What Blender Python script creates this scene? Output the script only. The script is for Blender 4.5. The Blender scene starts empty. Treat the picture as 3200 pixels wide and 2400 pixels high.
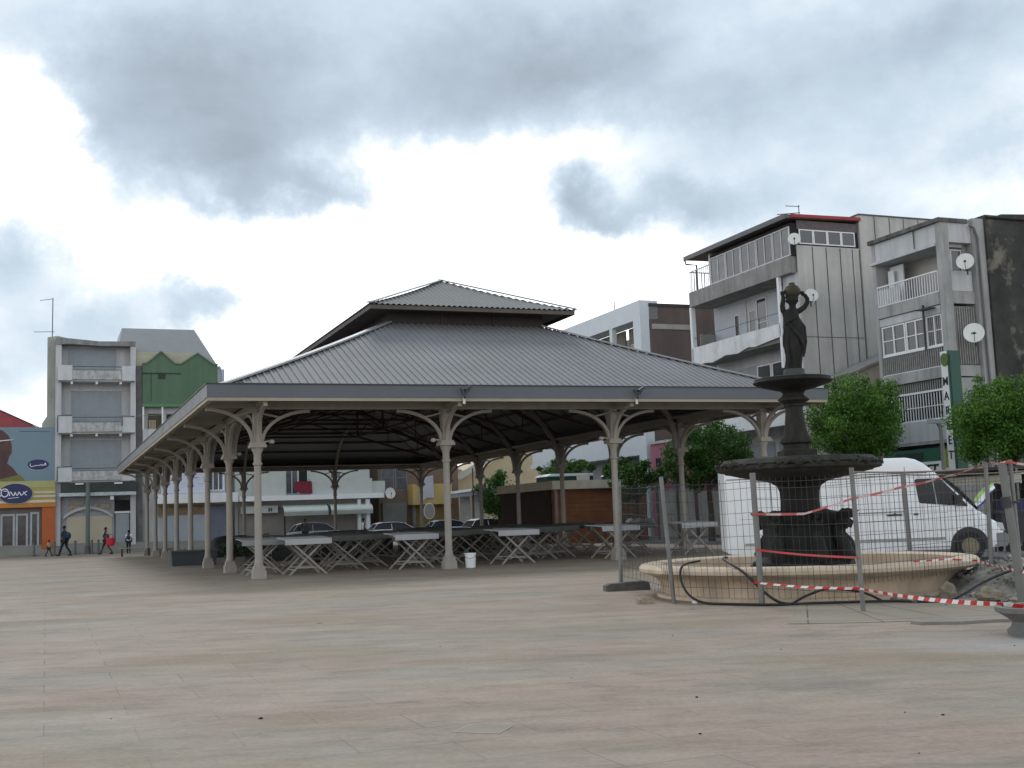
import bpy, bmesh, math, random
from mathutils import Vector, Matrix
R_ = math.radians
rnd = random.Random(7)
scene = bpy.context.scene
COL = scene.collection

# ------------------------------------------------------------------ market axes
YAW = 0.3809
CX, CY = -6.908, 31.455
AX = (math.cos(YAW), math.sin(YAW)); BX = (-math.sin(YAW), math.cos(YAW))
def W(u, t, z=0.0):
    return Vector((CX + AX[0]*u + BX[0]*t, CY + AX[1]*u + BX[1]*t, z))

# ------------------------------------------------------------------ materials
MATS = {}
def _ramp(nt, stops):
    r = nt.nodes.new('ShaderNodeValToRGB')
    while len(r.color_ramp.elements) < len(stops): r.color_ramp.elements.new(0.5)
    for e, (p, c) in zip(r.color_ramp.elements, stops):
        e.position = p; e.color = (c[0], c[1], c[2], 1) if hasattr(c, '__len__') else (c, c, c, 1)
    return r
def mat(name, col, rough=0.8, metal=0.0, var=0.18, scale=1.5, stain=0.0, stain_col=(0.05, 0.05, 0.045), bump=0.0,
        bscale=30, streak=(2.5, 2.5, 0.25), spec=0.4, stain_lo=0.45, stain_hi=0.7, trans=0.0, alpha=1.0):
    if name in MATS: return MATS[name]
    m = bpy.data.materials.new(name); m.use_nodes = True
    nt = m.node_tree; N = nt.nodes; L = nt.links
    b = N['Principled BSDF']
    b.inputs['Roughness'].default_value = rough; b.inputs['Metallic'].default_value = metal
    b.inputs['Specular IOR Level'].default_value = spec
    tc = N.new('ShaderNodeTexCoord')
    n1 = N.new('ShaderNodeTexNoise'); n1.inputs['Scale'].default_value = scale; n1.inputs['Detail'].default_value = 6
    n1.inputs['Roughness'].default_value = 0.65
    L.new(tc.outputs['Object'], n1.inputs['Vector'])
    lo = [c*(1-var) for c in col]; hi = [min(1, c*(1+var)) for c in col]
    r1 = _ramp(nt, [(0.28, lo), (0.72, hi)])
    L.new(n1.outputs['Fac'], r1.inputs['Fac'])
    out = r1.outputs['Color']
    if stain > 0:
        mp = N.new('ShaderNodeMapping'); mp.inputs['Scale'].default_value = streak
        L.new(tc.outputs['Object'], mp.inputs['Vector'])
        n2 = N.new('ShaderNodeTexNoise'); n2.inputs['Scale'].default_value = 1.0; n2.inputs['Detail'].default_value = 8
        n2.inputs['Roughness'].default_value = 0.7
        L.new(mp.outputs['Vector'], n2.inputs['Vector'])
        r2 = _ramp(nt, [(stain_lo, 0.0), (stain_hi, stain)])
        L.new(n2.outputs['Fac'], r2.inputs['Fac'])
        mx = N.new('ShaderNodeMix'); mx.data_type = 'RGBA'
        L.new(r2.outputs['Color'], mx.inputs[0]); L.new(out, mx.inputs[6])
        mx.inputs[7].default_value = (*stain_col, 1)
        out = mx.outputs[2]
    L.new(out, b.inputs['Base Color'])
    if bump > 0:
        n3 = N.new('ShaderNodeTexNoise'); n3.inputs['Scale'].default_value = bscale; n3.inputs['Detail'].default_value = 4
        L.new(tc.outputs['Object'], n3.inputs['Vector'])
        bp = N.new('ShaderNodeBump'); bp.inputs['Strength'].default_value = bump; bp.inputs['Distance'].default_value = 0.03
        L.new(n3.outputs['Fac'], bp.inputs['Height']); L.new(bp.outputs['Normal'], b.inputs['Normal'])
    if alpha < 1: b.inputs['Alpha'].default_value = alpha
    if trans > 0: b.inputs['Transmission Weight'].default_value = trans
    MATS[name] = m
    return m

# ------------------------------------------------------------------ mesh builder
class MB:
    def __init__(s, off=(0, 0, 0)):
        s.v = []; s.f = []; s.m = []; s.off = off; s.cur = 0
    def add(s, vs, fs):
        o = len(s.v); s.v += [tuple(p) for p in vs]
        for f in fs: s.f.append([i+o for i in f]); s.m.append(s.cur)
        return s
    def box(s, x0, x1, y0, y1, z0, z1):
        vs = [(x, y, z) for z in (z0, z1) for y in (y0, y1) for x in (x0, x1)]
        return s.add(vs, [(0,2,3,1),(4,5,7,6),(0,1,5,4),(2,6,7,3),(0,4,6,2),(1,3,7,5)])
    def bar(s, p, q, w=0.05, h=0.05, up=(0, 0, 1)):
        p = Vector(p); q = Vector(q); d = (q-p).normalized(); up = Vector(up)
        if abs(d.dot(up)) > 0.98: up = Vector((1, 0, 0))
        r = d.cross(up).normalized(); n = r.cross(d).normalized()
        vs = []
        for c in (p, q):
            for a, b in ((-1,-1),(1,-1),(1,1),(-1,1)): vs.append(c + r*a*w/2 + n*b*h/2)
        return s.add(vs, [(0,1,2,3),(7,6,5,4),(0,4,5,1),(1,5,6,2),(2,6,7,3),(3,7,4,0)])
    def strip(s, pts, w, h, up=(0, 0, 1)):
        # bent bar of rectangular section along pts; w sideways, h in the bending plane
        pts = [Vector(p) for p in pts]; n = len(pts); vs = []; fs = []
        for i, c in enumerate(pts):
            d = (pts[min(i+1, n-1)]-pts[max(i-1, 0)]).normalized()
            sd = Vector(up)
            nn = sd.cross(d).normalized()
            for a, b in ((-1,-1),(1,-1),(1,1),(-1,1)): vs.append(c + sd*a*w/2 + nn*b*h/2)
        for i in range(n-1):
            for k in range(4): fs.append((i*4+k, i*4+(k+1)%4, i*4+4+(k+1)%4, i*4+4+k))
        fs += [(0,1,2,3), tuple(4*(n-1)+k for k in (3,2,1,0))]
        return s.add(vs, fs)
    def tube(s, pts, r=0.03, n=8, caps=True):
        pts = [Vector(p) for p in pts]; k = len(pts); rs = r if hasattr(r, '__len__') else [r]*k
        vs = []; fs = []; ref = None
        for i, c in enumerate(pts):
            d = (pts[min(i+1, k-1)]-pts[max(i-1, 0)])
            d = d.normalized() if d.length > 1e-9 else Vector((0,0,1))
            if ref is None: ref = Vector((0,0,1)) if abs(d.z) < 0.9 else Vector((1,0,0))
            x = (ref - d*ref.dot(d))
            x = x.normalized() if x.length > 1e-6 else d.orthogonal().normalized()
            ref = x; y = d.cross(x)
            for j in range(n):
                a = 2*math.pi*j/n; vs.append(c + (x*math.cos(a)+y*math.sin(a))*rs[i])
        for i in range(k-1):
            for j in range(n): fs.append((i*n+j, i*n+(j+1)%n, (i+1)*n+(j+1)%n, (i+1)*n+j))
        if caps: fs += [tuple(range(n-1, -1, -1)), tuple((k-1)*n+j for j in range(n))]
        return s.add(vs, fs)
    def lathe(s, prof, n=32, c=(0, 0), wob=None, sx=1.0, sy=1.0, caps=True):
        vs = []; fs = []; k = len(prof)
        for i, (r, z) in enumerate(prof):
            for j in range(n):
                a = 2*math.pi*j/n; rr = r*(wob(a, z) if wob else 1)
                vs.append((c[0]+rr*math.cos(a)*sx, c[1]+rr*math.sin(a)*sy, z))
        for i in range(k-1):
            for j in range(n): fs.append((i*n+j, i*n+(j+1)%n, (i+1)*n+(j+1)%n, (i+1)*n+j))
        if caps and prof[0][0] > 1e-4: fs.append(tuple(range(n-1, -1, -1)))
        if caps and prof[-1][0] > 1e-4: fs.append(tuple((k-1)*n+j for j in range(n)))
        return s.add(vs, fs)
    def ext(s, pts, axis, lo, hi):
        # extrude a 2D polygon along an axis: 'x' uses (y,z), 'y' uses (x,z), 'z' uses (x,y)
        n = len(pts)
        def P(p, h): return (h, p[0], p[1]) if axis == 'x' else (p[0], h, p[1]) if axis == 'y' else (p[0], p[1], h)
        vs = [P(p, lo) for p in pts]+[P(p, hi) for p in pts]
        fs = [tuple(range(n-1, -1, -1)), tuple(range(n, 2*n))]+[(i, (i+1) % n, n+(i+1) % n, n+i) for i in range(n)]
        return s.add(vs, fs)
    def ball(s, c, r, n=12, m=8, sz=1.0):
        prof = []
        for i in range(m+1):
            a = -math.pi/2+math.pi*i/m; prof.append((max(r*math.cos(a), 1e-5), c[2]+r*sz*math.sin(a)))
        return s.lathe(prof, n, (c[0], c[1]))
    def build(s, name, m, parent=None, smooth=None, link=True):
        me = bpy.data.meshes.new(name)
        o = s.off
        me.from_pydata([(p[0]-o[0], p[1]-o[1], p[2]-o[2]) for p in s.v], [], s.f)
        ms = m if isinstance(m, (list, tuple)) else [m]
        for x in ms: me.materials.append(x)
        if len(ms) > 1: me.polygons.foreach_set('material_index', s.m)
        bm = bmesh.new(); bm.from_mesh(me); bmesh.ops.recalc_face_normals(bm, faces=bm.faces); bm.to_mesh(me); bm.free()
        if smooth:
            me.polygons.foreach_set('use_smooth', [True]*len(me.polygons))
            me.set_sharp_from_angle(angle=R_(smooth))
        me.update()
        ob = bpy.data.objects.new(name, me)
        COL.objects.link(ob)
        if parent: ob.parent = parent
        return ob

def tag(o, label=None, cat=None, group=None, kind=None):
    if label: o['label'] = label
    if cat: o['category'] = cat
    if group: o['group'] = group
    if kind: o['kind'] = kind
    return o
OFF = {}
def thing(name, label, cat, loc, rz=0.0, group=None):
    o = bpy.data.objects.new(name, None); COL.objects.link(o)
    o.empty_display_size = 0.2
    o.location = loc; o.rotation_euler = (0, 0, rz)
    return tag(o, label, cat, group)
def thing_ut(name, label, cat, u, t, group=None, z=0.0):
    o = thing(name, label, cat, W(u, t, z), YAW, group)
    OFF[o.name] = (u, t, z)
    return o
def ub(root): return MB(OFF[root.name])          # builder in market coordinates for a market-aligned thing
def copy_tree(o, parent=None):
    c = o.copy(); COL.objects.link(c)
    if parent: c.parent = parent
    for ch in [x for x in o.children]:
        copy_tree(ch, c)
    return c

def text_mesh(txt, size, name, m, parent, M, depth=0.02, shear=0.0, bold=0.0, sx=1.0, align='LEFT'):
    cu = bpy.data.curves.new(name, 'FONT'); cu.body = txt; cu.size = size; cu.extrude = depth/2; cu.shear = shear
    cu.offset = bold; cu.align_x = align
    tmp = bpy.data.objects.new('lettering_source', cu); COL.objects.link(tmp)
    dg = bpy.context.evaluated_depsgraph_get()
    me = bpy.data.meshes.new_from_object(tmp.evaluated_get(dg))
    bpy.data.objects.remove(tmp); bpy.data.curves.remove(cu)
    me.transform(Matrix.Diagonal((sx, 1, 1, 1))); me.transform(M)
    me.materials.clear(); me.materials.append(m); me.name = name
    o = bpy.data.objects.new(name, me); COL.objects.link(o); o.parent = parent
    return o
# lettering frames, market coordinates: face_a looks towards -u (reads along -t), face_b looks towards -t (reads along +u)
def face_a(u, t, z): return Matrix(((0,0,-1,u),(-1,0,0,t),(0,1,0,z),(0,0,0,1)))
def face_b(u, t, z): return Matrix(((1,0,0,u),(0,0,-1,t),(0,1,0,z),(0,0,0,1)))

# windows: on a wall that looks towards -u ('a') or towards -t ('b'); returns the frame with its pane(s) as a child
def window(root, face, p, s0, s1, z0, z1, nx=2, nz=1, fm=None, gm=None, fw=0.06, proud=0.03, name='window'):
    f = ub(root); g = ub(root)
    def B(mb, a0, a1, c0, c1, d0, d1):
        if face == 'a': mb.box(p-d1, p-d0, a0, a1, c0, c1)
        else: mb.box(a0, a1, p-d1, p-d0, c0, c1)
    B(f, s0, s1, z0, z0+fw, 0, proud); B(f, s0, s1, z1-fw, z1, 0, proud)
    for i in range(nx+1):
        c = s0+(s1-s0)*i/nx; lo = min(max(c-fw/2, s0), s1-fw)
        B(f, lo, lo+fw, z0+fw, z1-fw, 0, proud)
    for k in range(1, nz):
        c = z0+(z1-z0)*k/nz
        for i in range(nx):
            a0 = s0+(s1-s0)*i/nx; a1 = s0+(s1-s0)*(i+1)/nx
            B(f, a0+fw, a1-fw, c-fw/3, c+fw/3, 0.002, proud-0.004)
    B(g, s0+fw*.5, s1-fw*.5, z0+fw*.5, z1-fw*.5, 0.004, proud*0.4)
    fo = f.build(name, fm, root); go = g.build('pane', gm, fo)
    return fo
def railing(root, face, p, s0, s1, z0, z1, m, n=14, name='railing', w=0.025):
    f = ub(root)
    def bar(a0, a1, c0, c1, d):
        if face == 'a': f.box(p-d, p+d, a0, a1, c0, c1)
        else: f.box(a0, a1, p-d, p+d, c0, c1)
    bar(s0, s1, z1-0.05, z1, 0.025); bar(s0, s1, z0, z0+0.03, 0.015)
    for i in range(n+1):
        c = s0+(s1-s0-w)*i/n; bar(c, c+w, z0+0.03, z1-0.05, 0.012)
    return f.build(name, m, root)

# ------------------------------------------------------------------ material set
concrete = mat('grey concrete', (0.36, 0.36, 0.35), 0.9, var=.18, scale=.8, stain=.6, stain_col=(.12,.12,.115), bump=.15)
conc_light = mat('light rendered wall', (0.50, 0.51, 0.52), 0.85, var=.1, scale=.6, stain=.35, stain_col=(.22,.22,.21))
conc_panel = mat('panelled wall', (0.47, 0.46, 0.43), 0.9, var=.12, scale=.7, stain=.6, stain_col=(.24,.235,.22), streak=(1.2,1.2,.12))
white_paint = mat('white paint', (0.74, 0.75, 0.76), 0.55, var=.06, scale=.8, stain=.2, stain_col=(.4,.4,.38))
white_clean = mat('clean white', (0.78, 0.79, 0.80), 0.5, var=.04)
grey_paint = mat('grey paint', (0.33, 0.345, 0.37), 0.7, var=.1, stain=.3, stain_col=(.18,.18,.18))
shutter_grey = mat('blue grey shutter', (0.30, 0.335, 0.365), 0.6, var=.08, scale=3, stain=.2, stain_col=(.2,.22,.23))
cream = mat('cream paint', (0.62, 0.56, 0.42), 0.75, var=.08, stain=.25, stain_col=(.35,.3,.22))
shutter_cream = mat('cream shutter', (0.50, 0.45, 0.34), 0.7, var=.05)
brown_wall = mat('dull brown render', (0.125, 0.095, 0.085), 0.9, var=.2, scale=.4, stain=.3, stain_col=(.06,.05,.045))
mould_wall = mat('black mouldy wall', (0.045, 0.045, 0.042), 0.95, var=.5, scale=.7, stain=.8, stain_col=(.21,.19,.155), streak=(.8,.8,.8), stain_lo=.53, stain_hi=.63, bump=.2)
dark_glass = mat('dark glass', (0.035, 0.04, 0.045), 0.08, var=.3, scale=.6, spec=.6)
grey_glass = mat('curtained glass', (0.10, 0.107, 0.115), 0.15, var=.4, scale=2.2, spec=.5)
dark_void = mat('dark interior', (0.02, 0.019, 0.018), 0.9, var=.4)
alu = mat('aluminium frame', (0.55, 0.56, 0.57), 0.45, var=.06)
red_fascia = mat('red fascia', (0.32, 0.035, 0.035), 0.6, var=.15)
roof_metal = mat('grey roof sheet', (0.20, 0.202, 0.21), 0.72, var=.10, scale=.35, stain=.35, stain_col=(.15,.148,.14), streak=(1.1,1.1,.5), spec=.25)
roof_sheet_up = mat('lantern roof sheet', (0.175, 0.178, 0.178), 0.75, var=.1, spec=.25, scale=.5)
ridge_metal = mat('ridge capping', (0.28, 0.29, 0.30), 0.45, metal=.3, var=.08)
fascia_m = mat('slate grey fascia', (0.105, 0.118, 0.133), 0.6, var=.1, scale=.5, stain=.25, stain_col=(.14,.15,.155), streak=(1.2,1.2,.6))
fascia_side = mat('weathered side fascia', (0.19, 0.205, 0.215), 0.65, var=.2, scale=1.2, stain=.5, stain_col=(.09,.1,.105), streak=(1,1,1))
mkt_paint = mat('stone coloured paint', (0.31, 0.285, 0.25), 0.7, var=.12, scale=1.2, stain=.35, stain_col=(.19,.16,.13), streak=(3,3,.6))
mkt_beige = mat('beige eave trim', (0.34, 0.295, 0.23), 0.7, var=.12, scale=1)
truss_m = mat('oxide red steel', (0.075, 0.045, 0.04), 0.7, var=.25)
purlin_m = mat('dark purlin steel', (0.07, 0.075, 0.08), 0.6, var=.2)
dark_steel = mat('dark steel', (0.05, 0.05, 0.052), 0.5, metal=.5, var=.2)
lant_wall = mat('lantern wall board', (0.04, 0.037, 0.034), 0.8, var=.2)
# ================================================================== ground
PI = math.pi
def ground_material():
    m = bpy.data.materials.new('stone paving'); m.use_nodes = True
    nt = m.node_tree; N = nt.nodes; L = nt.links; b = N['Principled BSDF']
    b.inputs['Roughness'].default_value = 0.72; b.inputs['Specular IOR Level'].default_value = 0.3
    tc = N.new('ShaderNodeTexCoord')
    def noise(scale, sc=(1,1,1), det=6, rot=0.0, rough=.6):
        mp = N.new('ShaderNodeMapping'); mp.inputs['Scale'].default_value = sc; mp.inputs['Rotation'].default_value = (0,0,rot)
        L.new(tc.outputs['Object'], mp.inputs['Vector'])
        n = N.new('ShaderNodeTexNoise'); n.inputs['Scale'].default_value = scale; n.inputs['Detail'].default_value = det
        n.inputs['Roughness'].default_value = rough
        L.new(mp.outputs['Vector'], n.inputs['Vector']); return n.outputs['Fac']
    def mix(fac, a, bcol, mode='MIX'):
        x = N.new('ShaderNodeMix'); x.data_type = 'RGBA'; x.blend_type = mode
        for sock, val in ((0, fac), (6, a), (7, bcol)):
            if hasattr(val, 'node'): L.new(val, x.inputs[sock])
            else: x.inputs[sock].default_value = val if sock == 0 else (*val, 1)
        return x.outputs[2]
    def ramp(f, stops):
        r = _ramp(nt, stops); L.new(f, r.inputs['Fac']); return r.outputs['Color']
    # large warm / cool areas
    base = ramp(noise(0.30, (.6,1.3,1), 6), [(0.38, (0.238,0.207,0.168)), (0.47, (0.270,0.222,0.172)), (0.56, (0.288,0.223,0.176)), (0.64, (0.262,0.212,0.158))])
    fine = ramp(noise(2.4, (.75,1.35,1), 12, .1, .78), [(0.37, 0.66), (0.47, 0.97), (0.60, 1.14)])
    base = mix(0.65, base, fine, 'MULTIPLY')
    # thin streaks left by washing and wear, along x
    st = ramp(noise(1.6, (0.5, 2.4, 1), 9, 0.03, .72), [(0.40, 0.88), (0.5, 1.0), (0.60, 1.06)])
    base = mix(0.75, base, st, 'MULTIPLY')
    st2 = ramp(noise(1.3, (0.45, 3.6, 1), 12, -0.05, .78), [(0.355, 0.42), (0.41, 1.0)])
    base = mix(0.42, base, st2, 'MULTIPLY')
    # slabs, aligned with the market
    mp = N.new('ShaderNodeMapping'); mp.inputs['Rotation'].default_value = (0, 0, -YAW)
    L.new(tc.outputs['Object'], mp.inputs['Vector'])
    br = N.new('ShaderNodeTexBrick'); L.new(mp.outputs['Vector'], br.inputs['Vector'])
    br.inputs['Scale'].default_value = 1.0; br.inputs['Mortar Size'].default_value = 0.006
    br.inputs['Mortar Smooth'].default_value = 0.3
    br.inputs['Brick Width'].default_value = 1.2; br.inputs['Row Height'].default_value = 0.6; br.inputs['Bias'].default_value = 0
    br.inputs['Color1'].default_value = (1, 1, 1, 1); br.inputs['Color2'].default_value = (0.91, 0.90, 0.90, 1); br.inputs['Mortar'].default_value = (0.56, 0.53, 0.49, 1)
    jm = ramp(noise(0.22, (1,1,1), 3), [(0.38, 0.25), (0.58, 0.9)])
    base = mix(jm, base, br.outputs['Color'], 'MULTIPLY')
    # stains: rusty and dark patches with ragged outlines
    rust = ramp(noise(0.33, (0.6,1.6,1), 8), [(0.52, 0.0), (0.60, 0.55)])
    base = mix(rust, base, (0.205, 0.160, 0.105))
    grime = ramp(noise(0.55, (0.7,1.3,1), 9, .2, .7), [(0.54, 0.0), (0.64, 0.4)])
    base = mix(grime, base, (0.125, 0.115, 0.10))
    # paler worn concrete near the planter on the right
    sub = N.new('ShaderNodeVectorMath'); sub.operation = 'SUBTRACT'; L.new(tc.outputs['Object'], sub.inputs[0]); sub.inputs[1].default_value = (5.4, 11.6, 0)
    mul = N.new('ShaderNodeVectorMath'); mul.operation = 'MULTIPLY'; L.new(sub.outputs[0], mul.inputs[0]); mul.inputs[1].default_value = (1/4.2, 1/2.2, 1)
    ln = N.new('ShaderNodeVectorMath'); ln.operation = 'LENGTH'; L.new(mul.outputs[0], ln.inputs[0])
    ad = N.new('ShaderNodeMath'); ad.operation = 'ADD'; L.new(ln.outputs['Value'], ad.inputs[0])
    nz = N.new('ShaderNodeMath'); nz.operation = 'MULTIPLY'; nz.inputs[1].default_value = 0.9; L.new(noise(0.8, (.6,1.4,1), 7), nz.inputs[0]); L.new(nz.outputs[0], ad.inputs[1])
    pal = ramp(ad.outputs[0], [(0.7, 0.62), (1.0, 0.0)])
    pal.node.color_ramp.elements[0].position = 0.55
    base = mix(pal, base, (0.30, 0.305, 0.30))
    # grit
    gr = ramp(noise(22, (1,1,1), 3), [(0.35, 0.90), (0.65, 1.08)])
    base = mix(1.0, base, gr, 'MULTIPLY')
    spots = N.new('ShaderNodeTexVoronoi'); spots.inputs['Scale'].default_value = 0.55; spots.inputs['Randomness'].default_value = 1
    L.new(tc.outputs['Object'], spots.inputs['Vector'])
    sp = ramp(spots.outputs['Distance'], [(0.022, 0.85), (0.035, 0.0)])
    base = mix(sp, base, (0.03, 0.03, 0.03))
    L.new(base, b.inputs['Base Color'])
    bp = N.new('ShaderNodeBump'); bp.inputs['Strength'].default_value = 0.25; bp.inputs['Distance'].default_value = 0.02
    L.new(noise(6, (0.5,2,1), 8), bp.inputs['Height']); L.new(bp.outputs['Normal'], b.inputs['Normal'])
    rr = ramp(noise(0.4, (1,2,1), 5), [(0.35, 0.6), (0.7, 0.85)]); L.new(rr, b.inputs['Roughness'])
    return m
g = MB(); g.add([(-900,-300,0),(900,-300,0),(900,1500,0),(-900,1500,0)], [(0,1,2,3)])
tag(g.build('plaza', ground_material()), kind='structure')
asphalt = mat('worn asphalt', (0.075, 0.078, 0.08), 0.9, var=.25, scale=1.2, bump=.3, bscale=60, stain=.4, stain_col=(.14,.14,.135), streak=(.5,.5,.5))
r = MB(); P = [W(13.5,-16), W(27,-16), W(27,44), W(19,44), W(19,-4), W(14.2,-9.2)]
r.add([(p.x,p.y,.005) for p in P], [tuple(range(len(P)))])
tag(r.build('road', asphalt), kind='structure')
r = MB(); P = [W(-45,42.5), W(19,42.5), W(19,47.2), W(-45,47.2)]
pave = mat('pavement concrete', (0.21, 0.2, 0.18), 0.9, var=.2, scale=.7, bump=.2)
# pavement in front of the shops: a real kerb step, climbing towards the left
k = MB()
A = [(-45, 48.9), (24, 48.9), (24, 50.1), (-45, 50.1)]
vs = []
for (u, t) in A:
    q = W(u, t); vs.append((q.x, q.y, -0.05))
for (u, t) in A:
    q = W(u, t); vs.append((q.x, q.y, (0.17 + max(0, -(u+1))*0.03) if t > 49.5 else .06))
k.add(vs, [(0,3,2,1),(4,5,6,7),(0,1,5,4),(1,2,6,5),(2,3,7,6),(3,0,4,7)])
tag(k.build('pavement', pave), kind='structure')

# ring of radial paving round the fountain
def ring_mat():
    m = mat('ring paving', (.245,.208,.16), .8, var=.14, scale=1.1, stain=.35, stain_col=(.19,.17,.14), streak=(.8,2.2,1), bump=.2)
    nt = m.node_tree; N = nt.nodes; L = nt.links; b = N['Principled BSDF']; src = b.inputs['Base Color'].links[0].from_socket
    tc = N.new('ShaderNodeTexCoord'); sp = N.new('ShaderNodeSeparateXYZ'); L.new(tc.outputs['Object'], sp.inputs[0])
    def mt(op, a, c=None):
        n = N.new('ShaderNodeMath'); n.operation = op
        for i, v in enumerate((a, c)):
            if v is None: continue
            if hasattr(v, 'node'): L.new(v, n.inputs[i])
            else: n.inputs[i].default_value = v
        return n.outputs[0]
    r = mt('POWER', mt('ADD', mt('MULTIPLY', sp.outputs[0], sp.outputs[0]), mt('MULTIPLY', sp.outputs[1], sp.outputs[1])), .5)
    a = mt('MULTIPLY', mt('ARCTAN2', sp.outputs[1], sp.outputs[0]), 40/(2*math.pi))
    da = mt('MULTIPLY', mt('ABSOLUTE', mt('SUBTRACT', mt('FRACT', a), .5)), mt('MULTIPLY', r, 2*math.pi/40))   # metres from joint
    dr = mt('ABSOLUTE', mt('SUBTRACT', mt('FRACT', mt('MULTIPLY', r, 1/1.5)), .5))
    j = mt('MAXIMUM', mt('LESS_THAN', da, .010), mt('LESS_THAN', dr, .008))
    nn = N.new('ShaderNodeTexNoise'); nn.inputs['Scale'].default_value = .9; L.new(tc.outputs['Object'], nn.inputs['Vector'])
    jr = _ramp(nt, [(.34, .15), (.5, .95)]); L.new(nn.outputs['Fac'], jr.inputs['Fac'])
    f = mt('MULTIPLY', j, jr.outputs['Color'])
    x = N.new('ShaderNodeMix'); x.data_type = 'RGBA'; L.new(f, x.inputs[0]); L.new(src, x.inputs[6]); x.inputs[7].default_value = (.05,.047,.042,1)
    L.new(x.outputs[2], b.inputs['Base Color'])
    return m
rg = MB(); nn_ = 120
AN = lambda i: R_(-106+46*i/nn_)
rg.add([(r_*math.cos(AN(i)), r_*math.sin(AN(i)), 0) for r_ in (2.3, 5.55) for i in range(nn_+1)], [(i,i+1,nn_+2+i,nn_+1+i) for i in range(nn_)])
ro = rg.build('ring_paving', ring_mat()); ro.location = (4.72,19.6,.004); tag(ro, kind='structure')
# inspection cover outlined in the paving in the foreground
def ground_px(x, y): pass
cov = thing('inspection_cover', 'square paving inspection cover outlined by pale joints in the foreground', 'cover', (-0.27, 8.01, 0), -0.35)
m_ = MB()
for a in ((-.16,.16,-.15,-.142), (-.16,.16,.142,.15), (-.16,-.152,-.142,.142), (.152,.16,-.142,.142)): m_.box(a[0],a[1],a[2],a[3],0.001,0.004)
m_.build('frame', mat('pale mortar', (.36,.33,.28), .9, var=.2), cov)
m_ = MB(); m_.box(-.151,.151,-.141,.141,0.001,0.003); m_.build('lid', mat('lid stone', (.25,.215,.17), .85, var=.15, scale=4, bump=.2), cov)

# ================================================================== market hall
LU, LT, OV, S1, S2 = 16.0, 36.9, 1.5, 16.0/3, 36.9/7
hall = thing_ut('market_hall', 'open market hall with grey corrugated hipped roof, raised lantern and cast columns', 'market hall', 0, 0)
HT, HB = 5.03, 4.69
e0u, e1u, e0t, e1t = -OV, LU+OV, -OV, LT+OV
# fascia boards round the eaves (front/back dark, sides weathered)
for a in ((e0u, e1u, e0t, e0t+.05), (e0u, e1u, e1t-.05, e1t)):
    f = ub(hall); f.box(*a, HB, HT); f.build('fascia', fascia_m, hall)
for a in ((e0u, e0u+.05, e0t+.051, e1t-.051), (e1u-.05, e1u, e0t+.051, e1t-.051)):
    f = ub(hall); f.box(*a, HB, HT); f.build('side_fascia', fascia_side, hall)
q0u_, q1u_, q0t_, q1t_ = e0u+.47, e1u-.47, e0t+.47, e1t-.47
f = ub(hall)   # dark gutter lip, plus edge strips added to stop daylight through the ribs
f.box(e0u-.03, e1u+.03, e0t-.03, e0t+.45, HT, HT+.02); f.box(e0u-.03, e1u+.03, e1t-.45, e1t+.03, HT, HT+.02)
f.box(e0u-.03, e0u+.45, e0t+.451, e1t-.451, HT, HT+.02); f.box(e1u-.45, e1u+.03, e0t+.451, e1t-.451, HT, HT+.02)
f.box(q0u_-.02, q1u_+.02, q0t_-.03, q0t_+.03, HT+.021, HT+.085); f.box(q0u_-.02, q1u_+.02, q1t_-.03, q1t_+.03, HT+.021, HT+.085)
f.box(q0u_-.03, q0u_+.03, q0t_+.031, q1t_-.031, HT+.021, HT+.085); f.box(q1u_-.03, q1u_+.03, q0t_+.031, q1t_-.031, HT+.021, HT+.085)
f.build('gutter', dark_steel, hall)
f = ub(hall)   # beige trim under the fascia
for (a,b_,c,d) in ((e0u+.02,e1u-.02,e0t+.02,e0t+.16),(e0u+.02,e1u-.02,e1t-.16,e1t-.02),(e0u+.02,e0u+.16,e0t+.162,e1t-.162),(e1u-.16,e1u-.02,e0t+.162,e1t-.162)):
    f.box(a,b_,c,d,HB-.09,HB-.002)
f.build('eave_trim', mkt_beige, hall)
f = ub(hall)   # eave beams on the column lines and cantilever beams
zb = 4.52
for (a,b_,c,d) in ((-.09,LU+.09,-.09,.09),(-.09,LU+.09,LT-.09,LT+.09),(-.09,.09,.091,LT-.091),(LU-.09,LU+.09,.091,LT-.091)):
    f.box(a,b_,c,d,zb,zb+.2)
for i in range(4):
    u = i*S1
    f.box(u-.05,u+.05,e0t+.17,-.092,HB-.13,HB-.01); f.box(u-.05,u+.05,LT+.092,e1t-.17,HB-.13,HB-.01)
for k_ in range(8):
    t = k_*S2
    f.box(e0u+.17,-.092,t-.05,t+.05,HB-.13,HB-.01); f.box(LU+.092,e1u-.17,t-.05,t+.05,HB-.13,HB-.01)
f.build('eave_beam', mkt_paint, hall)
f = ub(hall)   # soffit boards above the overhang
f.box(e0u+.06,e1u-.06,e0t+.06,-.02,HB+.12,HB+.14); f.box(e0u+.06,e1u-.06,LT+.02,e1t-.06,HB+.12,HB+.14)
f.box(e0u+.06,-.02,-.018,LT+.018,HB+.12,HB+.14); f.box(LU+.02,e1u-.06,-.018,LT+.018,HB+.12,HB+.14)
f.build('soffit', mat('soffit board', (.24,.23,.21), .8, var=.2, scale=.8, stain=.3), hall)

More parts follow.
